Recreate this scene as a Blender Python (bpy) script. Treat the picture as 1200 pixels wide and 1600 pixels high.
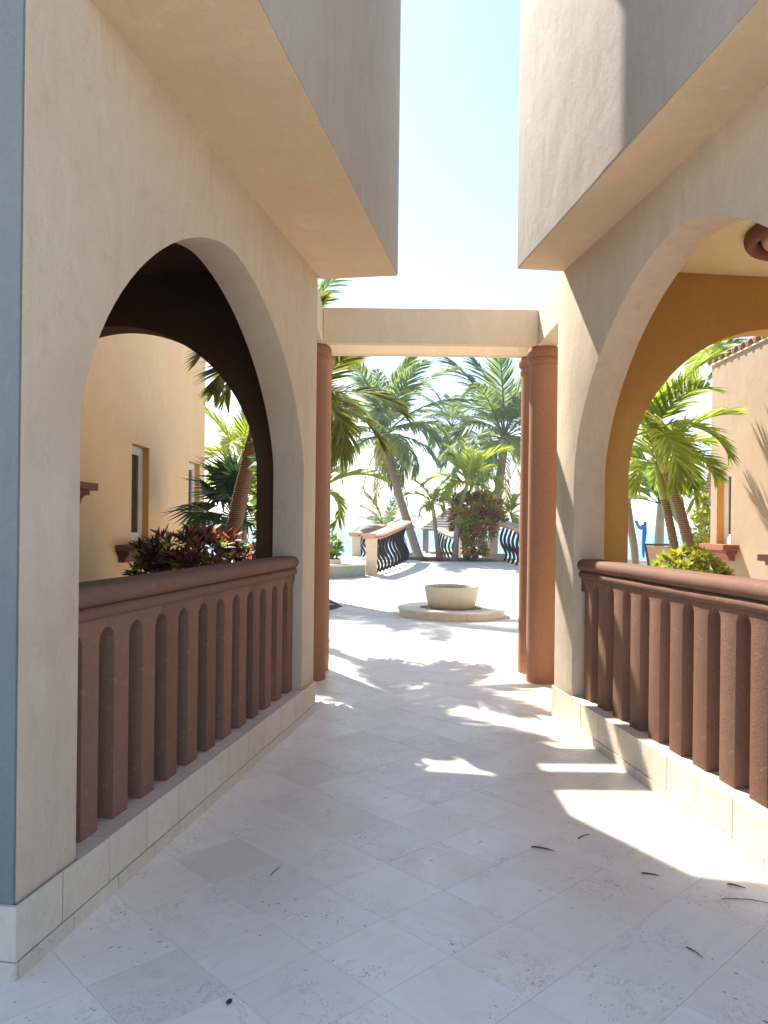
import bpy, bmesh, math, random
from mathutils import Vector, Matrix, noise as mnoise

for o in list(bpy.data.objects):
    bpy.data.objects.remove(o, do_unlink=True)
SC = bpy.context.scene
COL = SC.collection
rad = math.radians

# ------------------------------------------------------------------ camera
cam_d = bpy.data.cameras.new('camera')
cam_d.sensor_fit = 'VERTICAL'
cam_d.sensor_height = 36.0
cam_d.lens = 27.0
cam_d.shift_y = 0.01
cam_d.clip_start = 0.05
cam_d.clip_end = 12000
cam = bpy.data.objects.new('camera', cam_d)
COL.objects.link(cam)
cam.matrix_world = Matrix.Translation((0, 0, 1.5)) @ Matrix.Rotation(rad(90), 4, 'X') @ Matrix.Rotation(0.0115, 4, 'Z')
SC.camera = cam

# ------------------------------------------------------------------ sky, sun, exposure
SUN_EL = rad(47.0)
SUN_AZ = math.atan2(-0.485, 0.875)        # sun stands ahead of the camera, to its left
wd = bpy.data.worlds.new('World')
SC.world = wd
wd.use_nodes = True
wn = wd.node_tree.nodes
wl = wd.node_tree.links
for n in list(wn):
    wn.remove(n)
w_out = wn.new('ShaderNodeOutputWorld')
w_bg = wn.new('ShaderNodeBackground')
w_sky = wn.new('ShaderNodeTexSky')
w_sky.sky_type = 'NISHITA'
w_sky.sun_disc = False
w_sky.sun_elevation = SUN_EL
w_sky.sun_rotation = SUN_AZ
w_sky.air_density = 1.0
w_sky.dust_density = 0.45
w_sky.ozone_density = 1.0
w_bg.inputs['Strength'].default_value = 0.066
wl.new(w_sky.outputs[0], w_bg.inputs[0])
wl.new(w_bg.outputs[0], w_out.inputs[0])

sun_d = bpy.data.lights.new('sun', 'SUN')
sun_d.energy = 3.0
sun_d.angle = rad(0.8)
sun_d.color = (1.0, 0.93, 0.82)
sun = bpy.data.objects.new('sun', sun_d)
COL.objects.link(sun)
sun_dir = Vector((0.485 * math.cos(SUN_EL), -0.875 * math.cos(SUN_EL), -math.sin(SUN_EL)))
sun.rotation_euler = sun_dir.to_track_quat('-Z', 'Y').to_euler()
sun.location = (-8, 20, 25)

SC.view_settings.view_transform = 'Standard'
SC.view_settings.look = 'None'
SC.view_settings.gamma = 1.0
SC.view_settings.use_curve_mapping = False
SC.view_settings.exposure = 2.2
SC.render.engine = 'CYCLES'
SC.cycles.use_denoising = True
SC.cycles.max_bounces = 10
SC.cycles.diffuse_bounces = 5
SC.cycles.transmission_bounces = 6
SC.cycles.transparent_max_bounces = 8
SC.cycles.volume_bounces = 0
SC.cycles.sample_clamp_indirect = 8.0

# ------------------------------------------------------------------ materials
MATS = {}


class NT:
    def __init__(self, name):
        self.m = bpy.data.materials.new(name)
        self.m.use_nodes = True
        self.t = self.m.node_tree
        self.t.nodes.clear()
        self.out = self.n('ShaderNodeOutputMaterial')
        MATS[name] = self.m

    def n(self, typ, **kw):
        nd = self.t.nodes.new(typ)
        for k, v in kw.items():
            if k.startswith('i_'):
                key = k[2:].replace('_', ' ')
                nd.inputs[key].default_value = v
            else:
                setattr(nd, k, v)
        return nd

    def l(self, a, b):
        self.t.links.new(a, b)

    def coords(self, scale=(1, 1, 1), rnd=False, rot=(0, 0, 0), kind='Object'):
        tc = self.n('ShaderNodeTexCoord')
        mp = self.n('ShaderNodeMapping')
        mp.inputs['Scale'].default_value = scale
        mp.inputs['Rotation'].default_value = rot
        src = tc.outputs[kind]
        if rnd:
            oi = self.n('ShaderNodeObjectInfo')
            mu = self.n('ShaderNodeVectorMath', operation='SCALE')
            cb = self.n('ShaderNodeCombineXYZ')
            self.l(oi.outputs['Random'], cb.inputs[0])
            m2 = self.n('ShaderNodeMath', operation='MULTIPLY')
            m2.inputs[1].default_value = 7.31
            self.l(oi.outputs['Random'], m2.inputs[0])
            self.l(m2.outputs[0], cb.inputs[1])
            self.l(cb.outputs[0], mu.inputs[0])
            mu.inputs['Scale'].default_value = 37.0
            ad = self.n('ShaderNodeVectorMath', operation='ADD')
            self.l(src, ad.inputs[0])
            self.l(mu.outputs[0], ad.inputs[1])
            src = ad.outputs[0]
        self.l(src, mp.inputs['Vector'])
        return mp.outputs[0]

    def noise(self, vec, scale, detail=4, rough=0.55, dist=0.0):
        nd = self.n('ShaderNodeTexNoise')
        nd.inputs['Scale'].default_value = scale
        nd.inputs['Detail'].default_value = detail
        nd.inputs['Roughness'].default_value = rough
        nd.inputs['Distortion'].default_value = dist
        self.l(vec, nd.inputs['Vector'])
        return nd.outputs['Fac']

    def ramp(self, fac, stops, interp='LINEAR'):
        r = self.n('ShaderNodeValToRGB')
        r.color_ramp.interpolation = interp
        e = r.color_ramp.elements
        while len(e) < len(stops):
            e.new(0.5)
        for i, (p, c) in enumerate(stops):
            e[i].position = p
            e[i].color = (c, c, c, 1) if isinstance(c, (int, float)) else (*c, 1)
        self.l(fac, r.inputs[0])
        return r.outputs[0]

    def mix(self, fac, a, b, blend='MIX'):
        m = self.n('ShaderNodeMix', data_type='RGBA', blend_type=blend)
        for sock, v in ((m.inputs[0], fac), (m.inputs[6], a), (m.inputs[7], b)):
            if isinstance(v, (int, float)):
                sock.default_value = v
            elif isinstance(v, tuple):
                sock.default_value = (*v, 1)
            else:
                self.l(v, sock)
        return m.outputs[2]

    def math(self, op, a, b=0.0):
        m = self.n('ShaderNodeMath', operation=op)
        for s, v in ((m.inputs[0], a), (m.inputs[1], b)):
            if isinstance(v, (int, float)):
                s.default_value = v
            else:
                self.l(v, s)
        return m.outputs[0]

    def bump(self, h, strength, dist=0.01, prev=None):
        b = self.n('ShaderNodeBump')
        b.inputs['Strength'].default_value = strength
        b.inputs['Distance'].default_value = dist
        self.l(h, b.inputs['Height'])
        if prev:
            self.l(prev, b.inputs['Normal'])
        return b.outputs[0]

    def principled(self, col, rough=0.8, normal=None, metallic=0.0, spec=0.3):
        p = self.n('ShaderNodeBsdfPrincipled')
        if isinstance(col, tuple):
            p.inputs['Base Color'].default_value = (*col, 1)
        else:
            self.l(col, p.inputs['Base Color'])
        if isinstance(rough, (int, float)):
            p.inputs['Roughness'].default_value = rough
        else:
            self.l(rough, p.inputs['Roughness'])
        p.inputs['Metallic'].default_value = metallic
        p.inputs['Specular IOR Level'].default_value = spec
        if normal:
            self.l(normal, p.inputs['Normal'])
        return p

    def done(self, sh):
        self.l(sh.outputs[0], self.out.inputs[0])
        return self.m


def stucco(name, col, col2, stain, bump=0.35, streak=0.5, stain_amt=0.35):
    t = NT(name)
    v = t.coords()
    big = t.noise(v, 0.9, 6, 0.65, 0.7)
    c = t.mix(t.ramp(big, [(0.32, 0.0), (0.66, 1.0)]), col, col2)
    # trowelled patches, lighter and darker, slightly slanted
    vt = t.coords(scale=(1.0, 1.0, 0.45), rot=(0.25, 0.2, 0.0))
    tr = t.noise(vt, 4.5, 7, 0.72, 1.6)
    lite = tuple(min(0.9, x * 1.13) for x in col)
    c = t.mix(t.math('MULTIPLY', t.ramp(tr, [(0.52, 0.0), (0.68, 1.0)]), 0.5), c, lite)
    c = t.mix(t.math('MULTIPLY', t.ramp(tr, [(0.30, 1.0), (0.44, 0.0)]), 0.35), c, stain)
    vs = t.coords(scale=(9, 9, 0.7))
    st = t.noise(vs, 1.3, 7, 0.75)
    msk = t.ramp(t.noise(v, 1.4, 3), [(0.42, 0.0), (0.62, 1.0)])
    c = t.mix(t.math('MULTIPLY', t.math('MULTIPLY', t.ramp(st, [(0.50, 0.0), (0.8, 1.0)]), msk), streak), c, stain)
    med = t.noise(v, 8.0, 7, 0.75, 0.8)
    c = t.mix(t.math('MULTIPLY', t.ramp(med, [(0.56, 0.0), (0.75, 1.0)]), stain_amt * 0.7), c, stain)
    # hairline cracks here and there
    cr = t.noise(v, 1.7, 6, 0.7, 3.0)
    crk = t.ramp(t.math('ABSOLUTE', t.math('SUBTRACT', cr, 0.5)), [(0.0, 1.0), (0.0035, 0.0)])
    cm = t.ramp(t.noise(v, 1.1, 2), [(0.56, 0.0), (0.62, 1.0)])
    c = t.mix(t.math('MULTIPLY', t.math('MULTIPLY', crk, cm), 0.35), c, tuple(x * 0.5 for x in stain))
    fine = t.noise(v, 150, 3, 0.65)
    c = t.mix(t.math('MULTIPLY', t.ramp(fine, [(0.45, 0.0), (0.75, 1.0)]), 0.22), c, tuple(x * 0.55 for x in stain))
    mid = t.noise(v, 30, 5, 0.65)
    b = t.bump(mid, bump * 0.6, 0.012)
    b = t.bump(fine, bump, 0.005, b)
    wav = t.noise(v, 2.6, 3, 0.5)
    b = t.bump(wav, bump * 0.5, 0.06, b)
    b = t.bump(tr, bump * 0.5, 0.012, b)
    return t.done(t.principled(c, 0.92, b, spec=0.15))


stucco('stucco_beige', (0.62, 0.535, 0.43), (0.585, 0.475, 0.355), (0.43, 0.34, 0.245), stain_amt=0.75, streak=0.5)
stucco('stucco_soffit', (0.72, 0.565, 0.39), (0.67, 0.515, 0.345), (0.56, 0.42, 0.275), streak=0.0, stain_amt=0.25)
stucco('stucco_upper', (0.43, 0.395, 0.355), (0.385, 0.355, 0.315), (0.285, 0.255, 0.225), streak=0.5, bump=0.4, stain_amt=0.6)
stucco('stucco_ochre', (0.56, 0.345, 0.11), (0.52, 0.31, 0.095), (0.45, 0.26, 0.075), streak=0.15)
stucco('stucco_gallery_shade', (0.10, 0.058, 0.032), (0.085, 0.047, 0.026), (0.07, 0.04, 0.022), streak=0.15)  # left gallery walls and ceiling, their shade put into the colour
stucco('stucco_ceiling', (0.86, 0.74, 0.46), (0.83, 0.70, 0.42), (0.74, 0.60, 0.36), streak=0.0, stain_amt=0.15)
stucco('stucco_orange', (0.90, 0.63, 0.38), (0.87, 0.57, 0.31), (0.79, 0.50, 0.28), streak=0.35)
stucco('stucco_peach', (0.39, 0.295, 0.215), (0.37, 0.275, 0.195), (0.33, 0.235, 0.165), streak=0.3)
stucco('stucco_skylit_blue', (0.20, 0.235, 0.25), (0.175, 0.205, 0.22), (0.14, 0.17, 0.185), streak=0.3)  # wall colour with the blue of skylight painted in
stucco('stucco_reveal', (0.70, 0.40, 0.11), (0.66, 0.36, 0.09), (0.55, 0.3, 0.08), streak=0.1)
stucco('beam_cream', (0.74, 0.635, 0.50), (0.70, 0.595, 0.455), (0.60, 0.495, 0.37), streak=0.2, bump=0.25)


def terracotta(name, col, col2, pits=0.6, spec=0.2):
    t = NT(name)
    v = t.coords()
    c = t.mix(t.noise(v, 2.5, 5, 0.6, 0.5), col, col2)
    sp = t.noise(v, 95, 3, 0.65)
    c = t.mix(t.math('MULTIPLY', t.ramp(sp, [(0.5, 0.0), (0.72, 1.0)]), 0.45), c, (0.12, 0.055, 0.035))
    wear = t.noise(v, 14, 6, 0.75, 1.0)
    c = t.mix(t.math('MULTIPLY', t.ramp(wear, [(0.58, 0.0), (0.74, 1.0)]), 0.28), c, (0.55, 0.38, 0.28))
    oi = t.n('ShaderNodeObjectInfo')
    c = t.mix(1.0, c, t.ramp(oi.outputs['Random'], [(0.0, (0.84, 0.83, 0.82)), (0.5, (1.0, 1.0, 1.0)), (1.0, (1.12, 1.10, 1.08))]), 'MULTIPLY')
    b = t.bump(sp, pits, 0.006)
    b = t.bump(t.noise(v, 30, 4, 0.6), pits * 0.5, 0.012, b)
    return t.done(t.principled(c, 0.8, b, spec=spec))


terracotta('terracotta_rail', (0.25, 0.138, 0.095), (0.20, 0.107, 0.074), pits=0.35)
terracotta('terracotta_column', (0.36, 0.195, 0.125), (0.31, 0.162, 0.102), pits=0.25)
terracotta('terracotta_sill', (0.28, 0.12, 0.08), (0.22, 0.09, 0.06), pits=0.3)
terracotta('pink_coping', (0.55, 0.36, 0.27), (0.48, 0.30, 0.23), pits=0.3)


def travertine(name, base, dark, warm, pit=1.0, rough=0.5, tint=0.5, rnd=True, cells=False, spec=0.35):
    t = NT(name)
    v = t.coords(rnd=rnd)
    c = base
    cloud = t.noise(v, 3.0, 6, 0.65, 1.2)
    c = t.mix(t.ramp(cloud, [(0.35, 0.0), (0.68, 1.0)]), c, warm)
    vb = t.coords(scale=(1.5, 6.0, 3.0), rnd=rnd, rot=(0, 0, 0.9))
    band = t.noise(vb, 2.2, 7, 0.7, 1.8)
    c = t.mix(t.math('MULTIPLY', t.ramp(band, [(0.5, 0.0), (0.72, 1.0)]), 0.55), c, dark)
    # thin wandering veins
    vn = t.noise(v, 5.0, 5, 0.7, 2.5)
    vein = t.ramp(t.math('ABSOLUTE', t.math('SUBTRACT', vn, 0.5)), [(0.0, 1.0), (0.012, 0.0)])
    msk = t.ramp(t.noise(v, 2.3, 2), [(0.5, 0.0), (0.62, 1.0)])
    c = t.mix(t.math('MULTIPLY', t.math('MULTIPLY', vein, msk), 0.65), c, (0.26, 0.21, 0.17))
    # small open pits, clustered
    vv = t.n('ShaderNodeTexVoronoi')
    vv.inputs['Scale'].default_value = 48.0
    vd = t.coords(scale=(1.0, 2.0, 1.0), rnd=rnd, rot=(0, 0, 0.6))
    nz = t.n('ShaderNodeTexNoise')
    nz.inputs['Scale'].default_value = 30.0
    t.l(vd, nz.inputs['Vector'])
    dv = t.n('ShaderNodeVectorMath', operation='SCALE')
    dv.inputs['Scale'].default_value = 0.035
    t.l(nz.outputs['Color'], dv.inputs[0])
    av = t.n('ShaderNodeVectorMath', operation='ADD')
    t.l(vd, av.inputs[0])
    t.l(dv.outputs[0], av.inputs[1])
    t.l(av.outputs[0], vv.inputs['Vector'])
    clus = t.ramp(t.noise(v, 4.2, 4, 0.6), [(0.48, 0.0), (0.7, 1.0)])
    thr = t.math('MULTIPLY', clus, 0.3)
    pitm = t.ramp(t.math('SUBTRACT', thr, vv.outputs['Distance']), [(0.0, 0.0), (0.05, 1.0)])
    c = t.mix(t.math('MULTIPLY', pitm, 0.7 * pit), c, (0.17, 0.145, 0.125))
    # a few larger elongated holes
    v3 = t.n('ShaderNodeTexVoronoi')
    v3.inputs['Scale'].default_value = 24.0
    ve = t.coords(scale=(1.0, 2.6, 1.0), rnd=rnd, rot=(0, 0, 0.75))
    a3 = t.n('ShaderNodeVectorMath', operation='ADD')
    t.l(ve, a3.inputs[0])
    t.l(dv.outputs[0], a3.inputs[1])
    t.l(a3.outputs[0], v3.inputs['Vector'])
    sp3 = t.n('ShaderNodeSeparateColor')
    t.l(v3.outputs['Color'], sp3.inputs[0])
    pick = t.ramp(sp3.outputs[0], [(0.62, 0.0), (1.0, 0.30)])
    clus3 = t.ramp(t.noise(v, 1.9, 3, 0.6), [(0.45, 0.0), (0.6, 1.0)])
    hole = t.ramp(t.math('SUBTRACT', t.math('MULTIPLY', pick, clus3), v3.outputs['Distance']), [(0.0, 0.0), (0.06, 1.0)])
    c = t.mix(t.math('MULTIPLY', hole, 0.75 * pit), c, (0.13, 0.115, 0.10))
    if rnd:
        oi = t.n('ShaderNodeObjectInfo')
        tone = t.ramp(oi.outputs['Random'], [(0.0, (0.86, 0.84, 0.80)), (0.2, (1.0, 0.99, 0.97)), (0.4, (0.92, 0.91, 0.905)),
                                             (0.6, (1.02, 1.02, 1.0)), (0.8, (0.97, 0.93, 0.87)), (1.0, (1.0, 1.0, 1.0))])
        c = t.mix(tint, c, t.mix(1.0, c, tone, 'MULTIPLY'))
    if cells:
        vc = t.coords(rot=(0, 0, rad(45) - 0.026))
        bk = t.n('ShaderNodeTexBrick', offset=0.0, squash=1.0)
        bk.inputs['Scale'].default_value = 1.0
        bk.inputs['Brick Width'].default_value = 0.334
        bk.inputs['Row Height'].default_value = 0.334
        bk.inputs['Mortar Size'].default_value = 0.003
        bk.inputs['Color1'].default_value = (1.02, 1.0, 0.98, 1)
        bk.inputs['Color2'].default_value = (0.9, 0.88, 0.86, 1)
        bk.inputs['Mortar'].default_value = (0.75, 0.7, 0.65, 1)
        t.l(vc, bk.inputs['Vector'])
        c = t.mix(tint, c, t.mix(1.0, c, bk.outputs['Color'], 'MULTIPLY'))
    inv = t.math('SUBTRACT', 1.0, pitm)
    b = t.bump(inv, 0.35 * pit, 0.004)
    b = t.bump(t.noise(v, 18, 4, 0.6), 0.08, 0.006, b)
    r = t.ramp(cloud, [(0.3, rough - 0.08), (0.7, rough + 0.12)])
    return t.done(t.principled(c, r, b, spec=spec))


travertine('travertine_floor', (0.90, 0.855, 0.775), (0.75, 0.68, 0.58), (0.86, 0.79, 0.68), pit=1.0, tint=0.85, rough=0.36, spec=0.6)
travertine('travertine_plinth', (0.66, 0.595, 0.505), (0.50, 0.43, 0.35), (0.62, 0.535, 0.43), pit=0.3, rough=0.6, tint=0.6)
travertine('travertine_plaza', (0.76, 0.70, 0.61), (0.66, 0.59, 0.50), (0.73, 0.66, 0.56), pit=0.25, rough=0.7, tint=0.4, rnd=False, cells=True)
travertine('travertine_bowl', (0.78, 0.72, 0.60), (0.62, 0.53, 0.38), (0.74, 0.64, 0.48), pit=0.3, rough=0.6, tint=0.4)


def plain(name, col, rough=0.7, metallic=0.0, spec=0.3, vary=0.25, scale=8.0, bump=0.1):
    t = NT(name)
    v = t.coords()
    dk = tuple(x * (1 - vary) for x in col)
    c = t.mix(t.noise(v, scale, 5, 0.6), dk, tuple(min(1, x * (1 + vary * 0.5)) for x in col))
    b = t.bump(t.noise(v, scale * 6, 3), bump, 0.01)
    return t.done(t.principled(c, rough, b, metallic, spec))


plain('grout', (0.56, 0.52, 0.46), 0.95)
plain('plinth_grout', (0.30, 0.25, 0.20), 0.95)
plain('white_frame', (0.80, 0.80, 0.79), 0.4, vary=0.05)
plain('black_iron', (0.012, 0.013, 0.015), 0.6, spec=0.25)
plain('pillar_cream', (0.66, 0.58, 0.45), 0.85)
plain('soil', (0.07, 0.05, 0.035), 0.95, vary=0.5, bump=0.8)
plain('sand', (0.62, 0.54, 0.42), 0.95, vary=0.12, scale=1.0)
plain('wood_grey', (0.26, 0.21, 0.18), 0.85)
plain('shingle', (0.29, 0.245, 0.205), 0.9, vary=0.35)
plain('deck_pink', (0.52, 0.36, 0.27), 0.85)
plain('concrete_green', (0.30, 0.34, 0.30), 0.9, vary=0.35, scale=14)
plain('dark_sling', (0.50, 0.36, 0.24), 0.8)
plain('dark_frame', (0.06, 0.035, 0.025), 0.5)
plain('blue_cloth', (0.02, 0.16, 0.50), 0.85)
plain('twig', (0.06, 0.042, 0.032), 0.9)
plain('roof_clay', (0.42, 0.27, 0.19), 0.85, vary=0.4)
plain('lounger_grey', (0.35, 0.34, 0.33), 0.8)
plain('banana_stem', (0.30, 0.30, 0.25), 0.8, vary=0.4)
plain('flower_red', (0.30, 0.03, 0.06), 0.7)

t = NT('glass_dark')
t.done(t.principled((0.035, 0.024, 0.022), 0.06, spec=0.6))

t = NT('water_basin')
t.done(t.principled((0.05, 0.06, 0.055), 0.05, spec=0.6))

t = NT('sea_water')
v = t.coords(scale=(1, 2.5, 1))
n1 = t.noise(v, 0.35, 8, 0.65, 0.5)
b = t.bump(n1, 0.5, 0.6)
c = t.mix(t.ramp(n1, [(0.35, 0.0), (0.7, 1.0)]), (0.10, 0.21, 0.27), (0.17, 0.30, 0.36))
t.done(t.principled(c, 0.4, b, spec=0.08))


def bark(name, col, col2, rings=16.0, gap=(0.06, 0.045, 0.035)):
    t = NT(name)
    v = t.coords()
    w = t.n('ShaderNodeTexWave', wave_type='BANDS', bands_direction='Z')
    w.inputs['Scale'].default_value = rings / 6.28
    w.inputs['Distortion'].default_value = 2.2
    w.inputs['Detail'].default_value = 3
    w.inputs['Detail Scale'].default_value = 2.0
    t.l(v, w.inputs['Vector'])
    c = t.mix(t.noise(v, 9, 5, 0.7), col, col2)
    c = t.mix(t.ramp(w.outputs['Fac'], [(0.03, 0.8), (0.2, 0.0)]), c, gap)
    b = t.bump(w.outputs['Fac'], 0.5, 0.02)
    b = t.bump(t.noise(t.coords(scale=(1, 1, 0.2)), 60, 3), 0.4, 0.01, b)
    return t.done(t.principled(c, 0.9, b, spec=0.15))


bark('bark_grey', (0.33, 0.29, 0.26), (0.24, 0.205, 0.18), 40)
bark('bark_brown', (0.34, 0.23, 0.16), (0.24, 0.15, 0.10), 78)
bark('bark_pink', (0.48, 0.33, 0.27), (0.38, 0.26, 0.21), 30)
bark('bark_dark', (0.17, 0.12, 0.09), (0.11, 0.08, 0.06), 30)


def leafmat(name, col, col2, trans, tfac=0.45, rough=0.45, spec=0.4):
    t = NT(name)
    v = t.coords()
    oi = t.n('ShaderNodeObjectInfo')
    nz = t.noise(v, 5.0, 3, 0.6)
    f = t.math('ADD', t.math('MULTIPLY', nz, 0.8), t.math('MULTIPLY', oi.outputs['Random'], 0.45))
    c = t.mix(t.ramp(f, [(0.3, 0.0), (0.85, 1.0)]), col, col2)
    p = t.principled(c, rough, spec=spec)
    tr = t.n('ShaderNodeBsdfTranslucent')
    tcol = t.mix(t.ramp(f, [(0.3, 0.0), (0.85, 1.0)]), tuple(x * 0.75 for x in trans), trans)
    t.l(tcol, tr.inputs[0])
    mx = t.n('ShaderNodeMixShader')
    mx.inputs[0].default_value = tfac
    t.l(p.outputs[0], mx.inputs[1])
    t.l(tr.outputs[0], mx.inputs[2])
    return t.done(mx)


leafmat('leaf_coconut', (0.06, 0.125, 0.09), (0.13, 0.20, 0.10), (0.34, 0.46, 0.15), 0.45)
leafmat('leaf_palm', (0.09, 0.17, 0.025), (0.18, 0.25, 0.035), (0.50, 0.60, 0.07), 0.5)
leafmat('leaf_palm_olive', (0.05, 0.085, 0.015), (0.11, 0.14, 0.02), (0.34, 0.36, 0.04), 0.42)
leafmat('leaf_fan', (0.02, 0.06, 0.03), (0.035, 0.085, 0.035), (0.06, 0.14, 0.04), 0.3)
leafmat('leaf_banana', (0.03, 0.11, 0.05), (0.06, 0.17, 0.05), (0.20, 0.36, 0.06), 0.4)
leafmat('croton_red', (0.22, 0.065, 0.045), (0.34, 0.12, 0.06), (0.55, 0.17, 0.07), 0.45)
leafmat('croton_dark', (0.035, 0.016, 0.016), (0.07, 0.03, 0.02), (0.10, 0.04, 0.02), 0.25)
leafmat('croton_green', (0.12, 0.18, 0.03), (0.2, 0.24, 0.045), (0.48, 0.55, 0.08), 0.45)
leafmat('croton_gold', (0.36, 0.24, 0.04), (0.45, 0.34, 0.06), (0.65, 0.48, 0.08), 0.42)
leafmat('leaf_yellow', (0.36, 0.38, 0.03), (0.48, 0.46, 0.05), (0.6, 0.6, 0.06), 0.4)
leafmat('leaf_lime', (0.20, 0.28, 0.03), (0.30, 0.36, 0.04), (0.45, 0.52, 0.06), 0.4)
leafmat('crownshaft_green', (0.22, 0.28, 0.06), (0.36, 0.40, 0.10), (0.3, 0.36, 0.08), 0.1)
leafmat('frond_dry', (0.30, 0.22, 0.10), (0.40, 0.30, 0.14), (0.4, 0.3, 0.12), 0.3)


# ------------------------------------------------------------------ mesh helpers
class MB:
    def __init__(self):
        self.v = []
        self.f = []
        self.mi = []

    def add(self, verts, faces, mi=0):
        o = len(self.v)
        self.v += [tuple(p) for p in verts]
        self.f += [tuple(i + o for i in f) for f in faces]
        self.mi += [mi] * len(faces)
        return self

    def box(self, x0, x1, y0, y1, z0, z1, mi=0):
        return self.add([(x0, y0, z0), (x1, y0, z0), (x1, y1, z0), (x0, y1, z0), (x0, y0, z1), (x1, y0, z1), (x1, y1, z1), (x0, y1, z1)],
                        [(0, 3, 2, 1), (4, 5, 6, 7), (0, 1, 5, 4), (1, 2, 6, 5), (2, 3, 7, 6), (3, 0, 4, 7)], mi)

    def prism(self, pts, a0, a1, axis='x', mi=0):
        """closed 2D outline pts, pulled from a0 to a1 along axis. x: pts=(y,z); y: pts=(x,z); z: pts=(x,y)"""
        def P(p, a):
            return {'x': (a, p[0], p[1]), 'y': (p[0], a, p[1]), 'z': (p[0], p[1], a)}[axis]
        n = len(pts)
        vs = [P(p, a0) for p in pts] + [P(p, a1) for p in pts]
        fs = [tuple(range(n)), tuple(range(2 * n - 1, n - 1, -1))]
        fs += [(i, i + n, (i + 1) % n + n, (i + 1) % n) for i in range(n)]
        return self.add(vs, fs, mi)

    def tube(self, pts, radii, seg=8, mi=0, caps=True, flat=None):
        pts = [Vector(p) for p in pts]
        n = len(pts)
        vs, fs = [], []
        ref = Vector((0.13, 0.97, 0.21))
        for i, p in enumerate(pts):
            tg = (pts[min(i + 1, n - 1)] - pts[max(i - 1, 0)]).normalized()
            a = tg.cross(ref)
            if a.length < 1e-3:
                a = tg.cross(Vector((1, 0, 0)))
            a.normalize()
            b = tg.cross(a)
            r = radii[i] if isinstance(radii, (list, tuple)) else radii
            ra, rb = (r, r) if flat is None else (r, r * flat)
            for k in range(seg):
                w = 2 * math.pi * k / seg
                vs.append(p + a * math.cos(w) * ra + b * math.sin(w) * rb)
        for i in range(n - 1):
            for k in range(seg):
                k2 = (k + 1) % seg
                fs.append((i * seg + k, i * seg + k2, (i + 1) * seg + k2, (i + 1) * seg + k))
        if caps:
            fs.append(tuple(range(seg - 1, -1, -1)))
            fs.append(tuple((n - 1) * seg + k for k in range(seg)))
        return self.add(vs, fs, mi)

    def lathe(self, prof, seg=40, cx=0, cy=0, a0=0.0, a1=2 * math.pi, mi=0):
        full = abs(a1 - a0 - 2 * math.pi) < 1e-6
        m = seg if full else seg + 1
        vs, fs = [], []
        for k in range(m):
            w = a0 + (a1 - a0) * k / seg
            for r, z in prof:
                vs.append((cx + r * math.cos(w), cy + r * math.sin(w), z))
        n = len(prof)
        for k in range(seg):
            k2 = (k + 1) % m
            for j in range(n - 1):
                fs.append((k * n + j, k2 * n + j, k2 * n + j + 1, k * n + j + 1))
        return self.add(vs, fs, mi)

    def mesh(self, name, mats, smooth=None, bevel=0.0, recalc=True, merge=False):
        me = bpy.data.meshes.new(name)
        me.from_pydata(self.v, [], self.f)
        if isinstance(mats, str):
            mats = [mats]
        for m in mats:
            me.materials.append(MATS[m])
        if len(mats) > 1:
            me.polygons.foreach_set('material_index', self.mi)
        if recalc or bevel or merge:
            bm = bmesh.new()
            bm.from_mesh(me)
            if merge:
                bmesh.ops.remove_doubles(bm, verts=bm.verts, dist=1e-5)
            bmesh.ops.recalc_face_normals(bm, faces=bm.faces)
            if bevel:
                es = [e for e in bm.edges if len(e.link_faces) == 2 and e.calc_face_angle(0) > rad(50)]
                bmesh.ops.bevel(bm, geom=es, offset=bevel, segments=2, profile=0.6, affect='EDGES', clamp_overlap=True)
            bm.to_mesh(me)
            bm.free()
        if smooth is not None:
            me.polygons.foreach_set('use_smooth', [True] * len(me.polygons))
            if smooth < 180:
                me.set_sharp_from_angle(angle=rad(smooth))
        me.update()
        return me

    def build(self, name, mats, parent=None, **kw):
        return link(name, self.mesh(name, mats, **kw), parent)


def link(name, data, parent=None, loc=None, rotz=0.0):
    o = bpy.data.objects.new(name, data)
    COL.objects.link(o)
    if parent is not None:
        o.parent = parent
    if loc is not None:
        o.location = loc
    if rotz:
        o.rotation_euler = (0, 0, rotz)
    return o


def tag(o, label=None, cat=None, group=None, kind=None):
    for k, val in (('label', label), ('category', cat), ('group', group), ('kind', kind)):
        if val:
            o[k] = val
    return o


def thing(name, label, cat, loc=(0, 0, 0), rotz=0.0, group=None):
    o = link(name, None, None, loc, rotz)
    return tag(o, label, cat, group)


def bez(pts, n):
    """smooth curve through points (Catmull-Rom)"""
    P = [Vector(p) for p in pts]
    P = [P[0] * 2 - P[1]] + P + [P[-1] * 2 - P[-2]]
    out = []
    segs = len(P) - 3
    for i in range(n):
        u = i / (n - 1) * segs
        k = min(int(u), segs - 1)
        w = u - k
        p0, p1, p2, p3 = P[k:k + 4]
        out.append(0.5 * ((2 * p1) + (p2 - p0) * w + (2 * p0 - 5 * p1 + 4 * p2 - p3) * w * w + (3 * p1 - p0 - 3 * p2 + p3) * w ** 3))
    return out


# where a thing stands: the spot on a plane at distance Y that was surveyed from the picture
def P(px, py, Y):
    u, w = px - 600.0, py - 816.0
    return Vector(((u + w * 0.0115) / 1200.0 * Y, Y, 1.5 - (w - u * 0.0115) / 1200.0 * Y))


# ------------------------------------------------------------------ ground, beach, sea
def zprof(y):
    def ss(a, b):
        w = max(0.0, min(1.0, (y - a) / (b - a)))
        return w * w * (3 - 2 * w)
    return 0.27 * ss(18.5, 25.0) - 1.25 * ss(27.0, 38.0)


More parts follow.
